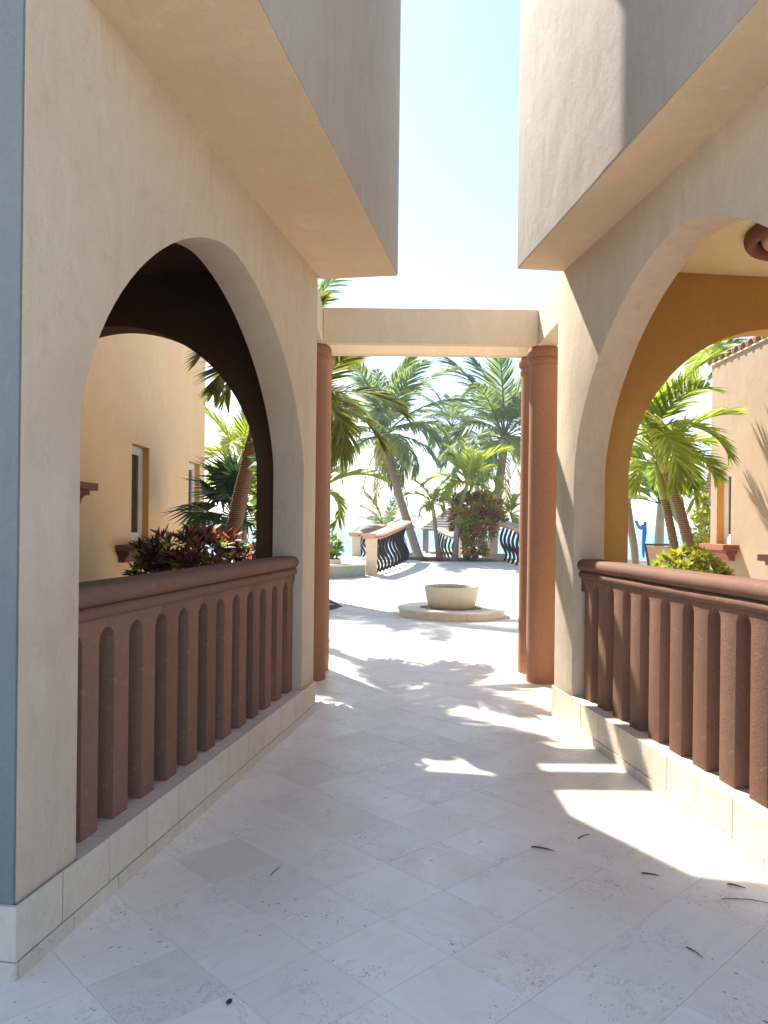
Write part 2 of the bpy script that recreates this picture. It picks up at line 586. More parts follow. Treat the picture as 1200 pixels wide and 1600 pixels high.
m = MB()
ys = [-60, -20, -5, 0, 5, 10, 15] + [17 + 0.5 * i for i in range(50)] + [44, 50]
xs = [-160, -60, -30, -12, -6, -3, 0, 3, 6, 12, 30, 60, 160]
for y in ys:
    for x in xs:
        m.v.append((x, y, zprof(y) - 0.004 if y < 34 else zprof(y)))
for j in range(len(ys) - 1):
    for i in range(len(xs) - 1):
        a = j * len(xs) + i
        m.f.append((a, a + 1, a + len(xs) + 1, a + len(xs)))
        m.mi.append(0 if ys[j] < 26.4 else 1)
pl = m.build('pavement', ['travertine_plaza', 'sand'], smooth=60)
tag(pl, kind='structure', label='pale stone pavement running from the passage to the beach')

m = MB()
m.add([(-4000, 33, -0.82), (4000, 33, -0.82), (4000, 4500, -0.82), (-4000, 4500, -0.82)], [(0, 1, 2, 3)])
tag(m.build('sea', 'sea_water'), kind='structure', label='pale blue sea fading into the haze')

# soil beds
for pts in ([(-2.75, 7.9), (-1.25, 7.9), (-1.25, 8.75), (-2.75, 8.75)], [(-3.2, 12.6), (-0.98, 12.75), (-0.72, 13.6), (-1.3, 15.9), (-3.2, 16.2)],
            [(2.75, 7.8), (3.8, 7.8), (3.8, 8.6), (2.75, 8.6)]):
    m = MB()
    m.prism(pts, -0.05, 0.006, 'z')
    tag(m.build('garden_bed', 'soil'), kind='structure', label='dark soil of a planting bed')

# ------------------------------------------------------------------ travertine floor, tile by tile
AX = 0.026                         # bearing of the passage's centre line
T = 0.334
floor = link('floor', MB().add([(-2.2, 0.9, -0.003), (3.2, 0.9, -0.003), (3.2, 9.2, -0.003), (-2.2, 9.2, -0.003)], [(0, 1, 2, 3)]).mesh('floor', 'grout'))
tag(floor, kind='structure', label='cream travertine floor laid in diamonds')
tile_me = MB().box(-T / 2 + 0.0007, T / 2 - 0.0007, -T / 2 + 0.0007, T / 2 - 0.0007, -0.02, 0.0).mesh('tile', 'travertine_floor', bevel=0.0006)
rng = random.Random(5)
c45, s45 = math.cos(rad(45) - AX), math.sin(rad(45) - AX)
cands = []
for i in range(-20, 36):
    for j in range(-36, 36):
        x0 = (i * c45 - j * s45) * T + 0.011
        y0 = (i * s45 + j * c45) * T + 2.67 + T * 0.0
        if 1.75 < y0 < 12.0:
            hw = 0.5 * y0 + 0.30
            lo = max(-hw, -0.5246 + 0.18085 * (y0 - 6.0763) - 0.12) if y0 < 6.1 else -0.9
            hi = min(hw, 1.3268 - 0.12195 * (y0 - 6.02) + 0.12) if y0 < 6.05 else 1.95
            if lo - 0.1 < x0 < hi + 0.1:
                cands.append((y0, x0))
cands.sort()
for y0, x0 in cands[:299]:
    o = link('tile', tile_me, floor, (x0, y0, rng.uniform(-0.0006, 0.0006)), rad(45) - AX + rng.choice((0, 1, 2, 3)) * rad(90))
    o.rotation_euler[0] = rng.uniform(-0.0012, 0.0012)
    o.rotation_euler[1] = rng.uniform(-0.0012, 0.0012)


# ------------------------------------------------------------------ the two arcaded wings
def arch_curve(yc, hw, zs, rise, n, N=48):
    out = []
    for i in range(N + 1):
        a = math.pi * i / N
        ca, sa = math.cos(a), math.sin(a)
        out.append((yc + hw * math.copysign(abs(ca) ** (2 / n), ca), zs + rise * abs(sa) ** (2 / n)))
    return out


ZT = 3.45      # underside of the upper storey
ZP = 0.24      # top of the plinth


def wing(label, origin, rotz, mside, far_jamb, near_jamb, rise, y_near, over, y_up, cross_x, solid_side, h_up, phase, pn):
    root = thing('villa_wing', label, 'building', (*origin, 0), rotz, 'arcaded wings either side of the passage')

    def X(x):
        return mside * x

    # passage wall with its arch
    yc = (far_jamb + near_jamb) / 2
    hw = (far_jamb - near_jamb) / 2
    ac = arch_curve(yc, hw, 1.85, rise, 1.69)
    out = [(y_near + 0.016, ZP - 0.03), (y_near + 0.016, ZT + 0.03), (0.0, ZT + 0.03), (0.0, ZP - 0.03), (far_jamb, ZP - 0.03)] + ac + [(near_jamb, ZP - 0.03)]
    m = MB().prism(out, X(-0.02), X(-0.26), 'x')
    m.build('arcade_wall', 'stucco_beige', root, bevel=0.008, smooth=17)
    MB().box(X(-0.024), X(-3.3), y_near + 0.004, y_near + 0.0158, ZP - 0.03, ZT + 0.03).build('end_face', 'stucco_skylit_blue' if solid_side is True else 'stucco_beige', root)  # left end takes the painted skylight tint, right end stays beige
    # far cross wall with its arch (ochre; on the left darkened to stand for shade)
    x_out = -3.3
    xc = cross_x - 1.22
    ac = arch_curve(xc, 1.22, 1.85, 1.19, 1.95)
    out = [(x_out, 0.0), (x_out, ZT), (-0.262, ZT), (-0.262, 0.0), (cross_x, 0.0)] + ac + [(cross_x - 2.44, 0.0)]
    out = [(X(a), b) for a, b in out]
    m = MB().prism(out, -0.25, -0.004, 'y')
    inner = 'stucco_gallery_shade' if solid_side is True else 'stucco_ochre'
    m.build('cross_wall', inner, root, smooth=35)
    # outer side wall
    m = MB()
    if solid_side:
        m.box(X(-3.3), X(-3.55), y_near + 0.016, -0.004, 0, ZT)
        m.box(X(-3.298), X(-0.262), y_near + 0.016, y_near + 0.25, 0, ZT)
    else:
        m.box(X(-3.3), X(-3.55), -0.6, -0.004, 0, ZT)
        m.box(X(-3.3), X(-3.55), y_near + 0.016, y_near + 0.5, 0, ZT)
        m.box(X(-3.3), X(-3.55), y_near + 0.5, -0.6, 2.95, ZT)
        m.box(X(-3.298), X(-0.262), y_near + 0.016, y_near + 0.25, 0, ZT)
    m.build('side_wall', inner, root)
    m = MB().box(X(-3.298), X(-0.262), y_near + 0.252, -0.252, ZT - 0.012, ZT + 0.02)
    m.build('ceiling', 'stucco_gallery_shade' if solid_side is True else 'stucco_ceiling', root)
    m = MB().box(X(-3.298), X(-0.30), y_near + 0.252, -0.252, -0.05, 0.012)
    m.build('gallery_floor', 'travertine_plinth', root)
    # upper storey overhanging the passage
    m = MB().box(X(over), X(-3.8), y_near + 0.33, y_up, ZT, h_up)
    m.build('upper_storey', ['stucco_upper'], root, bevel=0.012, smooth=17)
    m = MB().box(X(over - 0.006), X(-0.02), y_near + 0.336, y_up - 0.006, ZT - 0.005, ZT + 0.0)
    m.build('soffit', 'stucco_soffit', root)
    m = MB().box(X(over + 0.08), X(-3.9), y_near + 0.25, y_up + 0.08, h_up, h_up + 0.18)
    m.build('roof_coping', 'stucco_beige', root, bevel=0.02)
    MB().box(X(-0.02), X(-3.55), y_near + 0.016, y_near + 0.328, ZT + 0.03, ZT + 0.10).build('terrace_slab', 'stucco_beige', root)
    if solid_side is True:
        MB().box(X(-0.62), X(-3.8), y_up + 0.002, y_up + 1.15, ZT, h_up - 0.4).build('shade_bay', 'stucco_upper', root, bevel=0.012)  # added out of view, keeps sun from crossing the left gallery
    # plinth: core, base course, upright tiles, top tiles
    m = MB().box(X(-0.30), X(-0.010), y_near + 0.012, -0.008, -0.02, ZP - 0.008)
    m.build('plinth_core', 'plinth_grout', root)
    rg = random.Random(11 if mside > 0 else 23)
    TL = 0.3125
    g = 0.0028

    def course(name, z0, z1, x0, x1, start, xr=0.0):
        y = start
        k = 0
        cuts = [0.0]
        while y > y_near:
            cuts.append(y)
            y -= TL
        cuts.append(y_near)
        cuts = sorted(set(round(c, 4) for c in cuts), reverse=True)
        for a, b in zip(cuts[:-1], cuts[1:]):
            if a - b < 0.012:
                continue
            dx = rg.uniform(-0.0012, 0.0012)
            mm = MB().box(X(x0), X(x1 + dx), b + g, a - g, z0, z1)
            mm.build(name, 'travertine_plinth', root, bevel=0.002)
            k += 1
    course('base_tile', -0.012, 0.058, -0.0105, 0.004, -0.20 - phase)
    course('plinth_tile', 0.0615, ZP, -0.0105, 0.0, -0.267 - phase)
    # top tiles under the balusters (only in the opening) and at the near end
    y = -0.267 - phase
    cuts = [far_jamb]
    while y > near_jamb:
        if y < far_jamb - 0.02:
            cuts.append(y)
        y -= TL
    cuts.append(near_jamb)
    for a, b in zip(cuts[:-1], cuts[1:]):
        if a - b > 0.015:
            MB().box(X(-0.288), X(-0.0135), b + g, a - g, ZP - 0.012, ZP - 0.0008).build('cap_tile', 'travertine_plinth', root, bevel=0.0015)
    for z0, z1 in ((-0.012, 0.058), (0.0615, ZP)):
        for x0, x1 in ((0.0, -0.31), (-0.313, -0.62), (-0.623, -0.93)):
            MB().box(X(x0), X(x1), y_near - 0.012, y_near + 0.0035, z0, z1).build('end_tile', 'travertine_plinth', root, bevel=0.002)
    return root


def balustrade(label, origin, rotz, mside, far_jamb, near_jamb, c0, pitch, bw, ztop_slot, zr, nb):
    root = thing('balustrade', label, 'balustrade', (*origin, 0), rotz, 'terracotta balustrades in the arches')

    def X(x):
        return mside * x
    # double-roll handrail
    prof = []
    zc1, r1 = zr - 0.043, 0.043
    zc2, r2 = zr - 0.113, 0.030
    for k in range(0, 9):
        a = rad(90 - 22.5 * k)
        prof.append((-0.094 + math.cos(a) * r1, zc1 + math.sin(a) * r1))
    for k in range(0, 8):
        a = rad(70 - 20 * k)
        prof.append((-0.094 + math.cos(a) * r2, zc2 + math.sin(a) * r2))
    zb = zr - 0.142
    prof.append((-0.108, zb))
    back = [(-0.31 - x, z) for x, z in reversed(prof)]
    outl = [(X(x), z) for x, z in prof + back]
    # fine ring divisions so that the cast surface can waver a little
    n = 60
    m = MB()
    L = far_jamb - near_jamb
    for i in range(n + 1):
        y = near_jamb + 0.002 + (L - 0.004) * i / n
        for (x, z) in outl:
            w = mnoise.noise(Vector((x * 9, y * 5, z * 9))) * 0.0028
            m.v.append((x + w, y, z + w * 0.8))
    k = len(outl)
    for i in range(n):
        for j in range(k):
            m.f.append((i * k + j, i * k + (j + 1) % k, (i + 1) * k + (j + 1) % k, (i + 1) * k + j))
    m.f.append(tuple(range(k)))
    m.f.append(tuple(n * k + j for j in range(k - 1, -1, -1)))
    m.mi = [0] * len(m.f)
    m.build('handrail', 'terracotta_rail', root, smooth=50)
    # balusters: a post that spreads into two half arches
    sw = (pitch - bw) / 2
    zs = ztop_slot - sw * 1.05
    x0, x1 = X(-0.083), X(-0.262)

    def half(sign, reach):
        pts = []
        for i in range(9):
            a = rad(90) * i / 8
            pts.append((sign * (bw / 2 + sw - sw * math.cos(a)), zs + (ztop_slot - zs) * math.sin(a)))
        return [(min(p[0], reach) if sign > 0 else max(p[0], -reach), p[1]) for p in pts]
    ztp = zb + 0.004
    rg = random.Random(3)
    pts = [(-bw / 2, ZP - 0.001)] + half(-1, 9) + [(-pitch / 2, ztp), (pitch / 2, ztp)] + list(reversed(half(1, 9))) + [(bw / 2, ZP - 0.001)]
    me = MB().prism(pts, x0, x1, 'x').mesh('baluster', 'terracotta_rail', bevel=0.003, smooth=17)
    ys_ = []
    for k in range(nb):
        y = c0 - pitch * k
        o = link('baluster', me, root, (0, y, 0))
        ys_.append(y)
    # half-arch brackets against the jambs
    for y_from, y_to in ((ys_[0] + pitch / 2, far_jamb), (near_jamb, ys_[-1] - pitch / 2)):
        if y_to - y_from > 0.01:
            MB().box(x0, x1, y_from, y_to, zs - 0.02, ztp).build('bracket', 'terracotta_rail', root, bevel=0.004)
    return root


LO, LR = (-0.5246, 6.0763), -math.atan(0.18085)
RO, RR = (1.3268, 6.0201), math.atan(0.12195)
wing('beige stucco wing with a shaded arch and overhanging storey, left of the passage', LO, LR, 1, -0.335, -3.28, 1.165, -3.64, 0.606, 0.095, -0.42, True, 6.8, 0.0, 1)
wing('beige stucco wing with a partly sunlit arch and overhanging storey, right of the passage', RO, RR, -1, -0.38, -3.32, 1.265, -3.68, 0.35, -0.11, -0.50, 'ochre', 5.85, 0.03, 2)
balustrade('brown balustrade with arched slots wholly in shade, left of the passage', LO, LR, 1, -0.335, -3.28, -0.436, 0.2415, 0.122, 1.055, 1.235, 12)
balustrade('brown balustrade with arched slots catching the sun, right of the passage', RO, RR, -1, -0.38, -3.32, -0.5215, 0.2535, 0.135, 1.09, 1.245, 11)

# ceiling medallion in the sunlit gallery
root = thing('ceiling_medallion', 'round brown ringed medallion on the yellow gallery ceiling', 'medallion', (2.78, 4.98, ZT - 0.012))
MB().lathe([(0.0, -0.004), (0.36, -0.004), (0.37, -0.001)], 48).build('back_plate', 'bark_dark', root, smooth=60)
for R_, r_, mt_ in ((0.385, 0.042, 'terracotta_sill'), (0.285, 0.034, 'pink_coping'), (0.19, 0.034, 'terracotta_sill'), (0.10, 0.03, 'pink_coping')):
    MB().lathe([(R_ + r_ * math.cos(rad(a)), -0.03 + r_ * 1.5 * math.sin(rad(a))) for a in range(0, 361, 30)], 48).build('ring', mt_, root, smooth=60)
MB().lathe([(0.0, -0.12), (0.04, -0.10), (0.06, -0.02)], 24).build('boss', 'terracotta_sill', root, smooth=60)

# ------------------------------------------------------------------ pergola at the end of the passage
per = thing('pergola', 'cream stucco beam frame on terracotta columns at the passage end', 'pergola', (0.41, 7.3, 0))


def pbox(name, x0, x1, y0, y1, z0, z1, mat='beam_cream'):
    return MB().box(x0 - 0.41, x1 - 0.41, y0 - 7.3, y1 - 7.3, z0, z1).build(name, mat, per, bevel=0.006)


PZ0, PZ1 = 3.17, 3.5
pbox('cross_beam', -0.588, 1.418, 7.17, 7.265, PZ0, PZ1)
pbox('cross_beam', -0.588, 1.418, 7.645, 7.745, PZ0, PZ1)
pbox('side_beam', 1.42, 1.60, 5.93, 8.0, PZ0 - 0.002, PZ1 + 0.002)
pbox('side_beam', -0.77, -0.59, 6.18, 8.0, PZ0 - 0.002, PZ1 + 0.002)
col_prof = [(0.147, 0.0), (0.147, 0.4), (0.146, 1.2), (0.1445, 2.0), (0.142, 2.96), (0.142, 3.0), (0.150, 3.005), (0.156, 3.02), (0.158, 3.035),
            (0.155, 3.055), (0.147, 3.062), (0.147, 3.07), (0.160, 3.078), (0.170, 3.095), (0.174, 3.115), (0.172, 3.138), (0.164, 3.155), (0.158, 3.168), (0.0, 3.168)]
for x, y, lb in ((1.52, 7.33, 'sunlit'), (1.52, 7.78, ''), (-0.69, 7.33, ''), (-0.69, 7.78, '')):
    c = MB().lathe(col_prof[:6], 40).build('column', 'terracotta_column', per, smooth=50)
    c.location = (x - 0.41, y - 7.3, 0)
    k = MB().lathe([(0.142, 2.998)] + col_prof[6:], 40).build('capital', 'terracotta_column', c, smooth=40)

# ------------------------------------------------------------------ fountain bowl
fx, fy = 1.12, 12.55
root = thing('fountain', 'shallow stone bowl fountain on a low round base', 'fountain', (fx, fy, 0))
base = MB().lathe([(0.56, 0.03), (0.845, 0.03), (0.845, -0.01)], 56).build('base_core', 'grout', root)
for k in range(12):
    a0 = 2 * math.pi * k / 12 + 0.2
    a1 = a0 + 2 * math.pi / 12 - 0.004
    r0, r1 = 0.80, 0.86
    mm = MB()
    N = 6
    for z0, z1, ra, rb in ((0.0, 0.098, 0.56, 0.86),):
        vs, fs = [], []
        for i in range(N + 1):
            a = a0 + (a1 - a0) * i / N
            for r, z in ((ra, z0), (rb, z0), (rb, z1), (ra, z1)):
                vs.append((r * math.cos(a), r * math.sin(a), z))
        for i in range(N):
            for j in range(4):
                fs.append((i * 4 + j, i * 4 + (j + 1) % 4, (i + 1) * 4 + (j + 1) % 4, (i + 1) * 4 + j))
        fs += [(0, 1, 2, 3), (N * 4 + 3, N * 4 + 2, N * 4 + 1, N * 4)]
        mm.add(vs, fs)
    mm.build('base_stone', 'travertine_bowl', root, bevel=0.003)
    vs, fs = [], []
    mm = MB()
    for i in range(N + 1):
        a = a0 + (a1 - a0) * i / N
        for r, z in ((0.52, 0.1), (0.885, 0.1), (0.885, 0.128), (0.52, 0.128)):
            vs.append((r * math.cos(a), r * math.sin(a), z))
    for i in range(N):
        for j in range(4):
            fs.append((i * 4 + j, i * 4 + (j + 1) % 4, (i + 1) * 4 + (j + 1) % 4, (i + 1) * 4 + j))
    fs += [(0, 1, 2, 3), (N * 4 + 3, N * 4 + 2, N * 4 + 1, N * 4)]
    mm.add(vs, fs).build('coping_stone', 'travertine_bowl', root, bevel=0.004)
MB().lathe([(0.0, 0.05), (0.56, 0.05)], 40).build('basin_water', 'water_basin', root)
bp = [(0.0, 0.05), (0.26, 0.05), (0.33, 0.09), (0.385, 0.17), (0.42, 0.28), (0.44, 0.40), (0.447, 0.46), (0.44, 0.472), (0.425, 0.472), (0.415, 0.46),
      (0.40, 0.38), (0.36, 0.30), (0.2, 0.25), (0.0, 0.24)]
MB().lathe(bp, 56).build('bowl', 'travertine_bowl', root, smooth=50)
MB().lathe([(0.0, 0.435), (0.412, 0.435)], 40).build('bowl_water', 'water_basin', root)


# ------------------------------------------------------------------ neighbouring houses
def house(label, name, x_face, sgn, y0, y1, h, windows, ledges, depth, group, paint='stucco_orange'):
    """long wall in the plane x=x_face, sgn=+1 faces +x"""
    root = thing(name, label, 'house', (x_face, (y0 + y1) / 2, 0), 0, group)
    oy = (y0 + y1) / 2
    m = MB()
    th = 0.3
    xa, xb = 0.0, -sgn * th
    cuts = [y0]
    for (a, b, z0, z1) in sorted(windows):
        m.box(xa, xb, cuts[-1] - oy, a - oy, 0, h)
        m.box(xa, xb, a - oy, b - oy, 0, z0)
        m.box(xa, xb, a - oy, b - oy, z1, h)
        cuts.append(b)
    m.box(xa, xb, cuts[-1] - oy, y1 - oy, 0, h)
    m.box(xb, -sgn * depth, y1 - th - oy, y1 - oy, 0, h)
    m.box(xb, -sgn * depth, y0 - oy, y0 + th - oy, 0, h)
    m.box(-sgn * (depth - th), -sgn * depth, y0 + th - oy, y1 - th - oy, 0, h)
    m.build('wall', paint, root)
    MB().box(xb, -sgn * depth, y0 - oy, y1 - oy, h - 0.2, h - 0.01).build('roof_slab', 'stucco_orange', root)
    for (a, b, z0, z1) in windows:
        rv = MB()
        e = 0.004
        for (ya, yb, za, zb) in ((a + e, a + 0.008, z0, z1), (b - 0.008, b - e, z0, z1), (a + e, b - e, z1 - 0.008, z1 - e)):
            rv.box(-sgn * 0.004, -sgn * 0.296, ya - oy, yb - oy, za, zb)
        w = rv.build('window', 'stucco_reveal', root)
        fr = MB()
        d0, d1 = -sgn * 0.085, -sgn * 0.145
        fw = 0.07
        for (ya, yb, za, zb) in ((a + 0.009, a + 0.009 + fw, z0, z1 - 0.009), (b - 0.009 - fw, b - 0.009, z0, z1 - 0.009),
                                 (a + 0.009 + fw, b - 0.009 - fw, z0, z0 + fw + 0.03), (a + 0.009 + fw, b - 0.009 - fw, z1 - 0.009 - fw, z1 - 0.009)):
            fr.box(d0, d1, ya - oy, yb - oy, za, zb)
        d0, d1 = -sgn * 0.10, -sgn * 0.14
        ia, ib, iz0, iz1 = a + 0.009 + fw, b - 0.009 - fw, z0 + fw + 0.03, z1 - 0.009 - fw
        for (ya, yb, za, zb) in ((ia, ia + 0.035, iz0, iz1), (ib - 0.035, ib, iz0, iz1), (ia + 0.035, ib - 0.035, iz0, iz0 + 0.035), (ia + 0.035, ib - 0.035, iz1 - 0.035, iz1)):
            fr.box(d0, d1, ya - oy, yb - oy, za, zb)
        fr.build('frame', 'white_frame', w, bevel=0.004)
        MB().box(-sgn * 0.117, -sgn * 0.123, ia + 0.03 - oy, ib - 0.03 - oy, iz0 + 0.03, iz1 - 0.03).build('pane', 'glass_dark', w)
    for (a, b, z) in ledges:
        k = sgn
        pr = [(-0.05 * k, z), (0.21 * k, z), (0.21 * k, z - 0.075), (0.145 * k, z - 0.078), (0.145 * k, z - 0.125), (0.115 * k, z - 0.14),
              (0.085 * k, z - 0.17), (0.075 * k, z - 0.215), (-0.05 * k, z - 0.215)]
        mm = MB()
        mm.prism(pr[:3] + [(-0.05 * k, z - 0.075)], a - oy, b - oy, 'y')
        mm.prism([(-0.05 * k, z - 0.077), (0.145 * k, z - 0.077), (0.145 * k, z - 0.125), (-0.05 * k, z - 0.125)], a + 0.06 - oy, b - 0.06 - oy, 'y')
        mm.prism([(-0.05 * k, z - 0.127), (0.125 * k, z - 0.127), (0.09 * k, z - 0.16), (0.075 * k, z - 0.215), (-0.05 * k, z - 0.215)], a + 0.12 - oy, b - 0.12 - oy, 'y')
        mm.build('sill', 'terracotta_sill', root, bevel=0.005)
    return root


house('orange stucco house with narrow white-framed windows seen through the left arch', 'house', -3.2, 1, 5.6, 13.65, 4.5,
      [(9.72, 10.44, 1.19, 2.47), (12.55, 13.3, 1.19, 2.47)], [(6.6, 8.03, 1.87), (9.15, 10.75, 1.19)], 5.0, 'orange houses beside the passage')
rh = house('orange stucco house with clay tiled eave seen through the right arch', 'house', 4.65, -1, 6.0, 10.94, 3.78,
           [(10.30, 10.73, 1.255, 2.30)], [(7.9, 9.13, 1.17), (10.05, 10.82, 1.255)], 4.0, 'orange houses beside the passage', 'stucco_peach')
# clay eave tiles along the right house
oy = (6.0 + 10.94) / 2
tm = MB()
N = 8
vs, fs = [], []
for s in range(2):
    for k in range(N + 1):
        a = math.pi * k / N
        r = 0.095 if s == 0 else 0.075
        vs.append((-0.05 + s * 0.6, math.cos(a) * r, math.sin(a) * r * 0.9 + s * 0.22))
for k in range(N):
    fs.append((k, k + 1, N + 2 + k, N + 1 + k))
for s in range(2):
    for k in range(N + 1):
        a = math.pi * k / N
        r = (0.095 if s == 0 else 0.075) - 0.015
        vs.append((-0.05 + s * 0.6, math.cos(a) * r, math.sin(a) * r * 0.9 + s * 0.22))
o2 = 2 * (N + 1)
for k in range(N):
    fs.append((o2 + k + 1, o2 + k, o2 + N + 1 + k, o2 + N + 2 + k))
    fs.append((k + 1, k, o2 + k, o2 + k + 1))
tme = tm.add(vs, fs).mesh('roof_tile', 'roof_clay', smooth=50, recalc=False)
y = 6.1
while y < 10.95:
    link('roof_tile', tme, rh, (0.0, y - oy, 3.80))
    y += 0.2
MB().box(-0.025, 0.5, 6.0 - oy, 10.96 - oy, 3.782, 3.80).build('eave_board', 'beam_cream', rh)


# ------------------------------------------------------------------ plants
def frond_mesh(name, seed, L, nl, ll, arch, wid, a0, a1, vee, sag, start=0.16, mat='leaf_palm', rach=0.012, power=1.25, twist=0.0):
    rg = random.Random(seed)
    N = 16
    pts, tans = [], []
    p = Vector((0, 0, 0))
    side = rg.uniform(-0.18, 0.18)
    for i in range(N + 1):
        t_ = i / N
        th = -arch * (t_ ** power)
        az = side * t_
        tg = Vector((math.sin(az) * math.cos(th), math.cos(az) * math.cos(th), math.sin(th)))
        pts.append(p.copy())
        tans.append(tg)
        p = p + tg * (L / N)
    m = MB()
    m.tube(pts, [rach * L * (1 - 0.85 * i / N) for i in range(N + 1)], 4, caps=False, mi=1)

    def at(t_):
        u = t_ * N
        k = min(int(u), N - 1)
        w = u - k
        return pts[k].lerp(pts[k + 1], w), tans[k].lerp(tans[k + 1], w).normalized()
    for i in range(nl):
        for sd in (-1, 1):
            t_ = start + (1 - start) * (i + rg.uniform(0, 0.9)) / nl
            t_ = min(t_, 0.999)
            p, tg = at(t_)
            S = tg.cross(Vector((0, 0, 1))).normalized()
            U = S.cross(tg).normalized()
            f = (t_ - start) / (1 - start)
            ang = rad(a0 + (a1 - a0) * f + rg.uniform(-7, 7))
            ve = vee * (1 - f * 0.6) + rg.uniform(-0.14, 0.14)
            d = (tg * math.cos(ang) + S * sd * math.sin(ang) + U * ve).normalized()
            ln = ll * (0.35 + 0.65 * math.sin(math.pi * min(1, 0.18 + 0.78 * f)) ** 0.7) * rg.uniform(0.85, 1.1)
            wv = (tg - d * tg.dot(d)).normalized()
            wv = (wv + U * rg.uniform(-0.5, 0.5) + S * sd * 0.0).normalized()
            w0 = wid * rg.uniform(0.75, 1.15)
            q = p.copy()
            seg = 4
            rows = []
            dd = d.copy()
            for k in range(seg + 1):
                u = k / seg
                ww = w0 * (0.55 + 1.1 * u if u < 0.4 else (1.0 - u) / 0.6 * 0.99 + 0.01)
                rows.append((q - wv * ww / 2, q + wv * ww / 2))
                dd = (dd + Vector((0, 0, -sag * (0.35 + u)))).normalized()
                q = q + dd * (ln / seg)
            vs = [x for r in rows[:-1] for x in r] + [rows[-1][0]]
            fs = [(2 * k, 2 * k + 1, 2 * k + 3, 2 * k + 2) for k in range(seg - 1)] + [(2 * seg - 2, 2 * seg - 1, 2 * seg)]
            m.add(vs, fs, 0)
    return m.mesh(name, [mat, 'crownshaft_green' if 'coco' not in mat else mat], smooth=180, recalc=False)


def trunk_mesh(pts, r0, r1, mat, n=26, seg=12, flare=1.25, ringed=0.04):
    c = bez(pts, n * 2)
    rs = []
    for i in range(len(c)):
        u = i / (len(c) - 1)
        r = r0 + (r1 - r0) * u
        r *= 1 + (flare - 1) * max(0, 1 - u * 6) ** 2
        r *= 1 + ringed * (1 if i % 2 else -1)
        rs.append(r)
    return MB().tube(c, rs, seg).mesh('trunk', mat, smooth=60), c


FR = {}


def fset(kind):
    """a few shared frond meshes for each kind of palm"""
    if kind in FR:
        return FR[kind]
    out = []
    if kind == 'coconut':
        for s, a in enumerate((0.55, 0.95, 1.35, 1.75)):
            out.append(frond_mesh('frond', 100 + s, 1.0, 62, 0.30, a, 0.020, 62, 22, 0.12, 0.34, 0.2, 'leaf_coconut', 0.011, 1.3))
    elif kind == 'adonidia':
        for s, a in enumerate((0.7, 1.15, 1.6, 2.0)):
            out.append(frond_mesh('frond', 200 + s, 1.0, 44, 0.36, a, 0.034, 58, 24, 0.42, 0.16, 0.14, 'leaf_palm', 0.016, 1.2))
    elif kind == 'olive':
        for s, a in enumerate((0.8, 1.3, 1.8, 2.2)):
            out.append(frond_mesh('frond', 300 + s, 1.0, 52, 0.42, a, 0.036, 58, 26, 0.30, 0.20, 0.12, 'leaf_palm_olive', 0.016, 1.15))
    FR[kind] = out
    return out


def palm(label, base, path, kind, r0, r1, bark_, L, nf, seed, shaft=None, el=(80, -25), az0=None, azr=None, dry=0, coconuts=0):
    """path: world points of the trunk's axis, the first on the ground, the last at the crown"""
    rg = random.Random(seed)
    base = Vector(path[0])
    root = thing('palm_tree', label, 'palm', base, 0, 'palm trees')
    loc = [Vector(p) - base for p in path]
    loc[0].z -= 0.05
    me, c = trunk_mesh(loc, r0, r1, bark_)
    link('trunk', me, root)
    top = c[-1]
    dr = (c[-1] - c[-4]).normalized()
    if shaft:
        ln, ra, rb, mat = shaft
        pts = [top - dr * 0.02, top + dr * ln * 0.15, top + dr * ln * 0.5, top + dr * ln, top + dr * ln * 1.12]
        MB().tube(pts, [ra * 1.0, ra * 1.12, (ra + rb) / 2, rb, rb * 0.55], 12).build('crownshaft', mat, root, smooth=60)
        top = top + dr * ln
    fs = fset(kind)
    for k in range(nf):
        u = (k + 0.5) / nf
        e = el[0] + (el[1] - el[0]) * u + rg.uniform(-6, 6)
        a = k * 137.5 + rg.uniform(-14, 14) + seed * 31
        if azr:
            a = az0 + (a % 360) / 360 * azr
        me = fs[min(3, int(u * 3.2 + rg.uniform(0, 0.9)))]
        o = link('frond', me, root)
        s = L * rg.uniform(0.85, 1.1) * (0.75 + 0.25 * math.sin(math.pi * min(1, u + 0.25)))
        mt = Matrix.Translation(top) @ Matrix.Rotation(rad(a), 4, 'Z') @ Matrix.Rotation(rad(e), 4, 'X') @ Matrix.Rotation(rg.uniform(-0.35, 0.35), 4, 'Y') @ Matrix.Scale(s, 4)
        o.matrix_local = mt
    if coconuts:
        for k in range(coconuts):
            a = k * 2.4
            p = top + Vector((math.cos(a) * 0.24, math.sin(a) * 0.24, -0.22 - 0.08 * (k % 3)))
            mm = MB().lathe([(0.0, -0.13), (0.07, -0.10), (0.105, 0.0), (0.075, 0.09), (0.0, 0.12)], 10)
            o = mm.build('coconut', 'croton_gold', root, smooth=60)
            o.location = p
    for k in range(dry):
        o = link('frond', fs[3], root)
        o.matrix_local = Matrix.Translation(top - Vector((0, 0, 0.1))) @ Matrix.Rotation(k * 2.2 + seed, 4, 'Z') @ Matrix.Rotation(rad(-55), 4, 'X') @ Matrix.Scale(L * 0.7, 4)
        o.data = dry_mesh()
    return root


def dry_mesh():
    if 'dry' not in FR:
        FR['dry'] = frond_mesh('frond', 77, 1.0, 34, 0.25, 0.5, 0.014, 45, 18, 0.0, 0.5, 0.2, 'frond_dry', 0.012, 1.2)
    return FR['dry']


def gz(x, y):
    return zprof(y)


def on_ground(px, Y):
    x = P(px, 870, Y).x
    return Vector((x, Y, zprof(Y)))


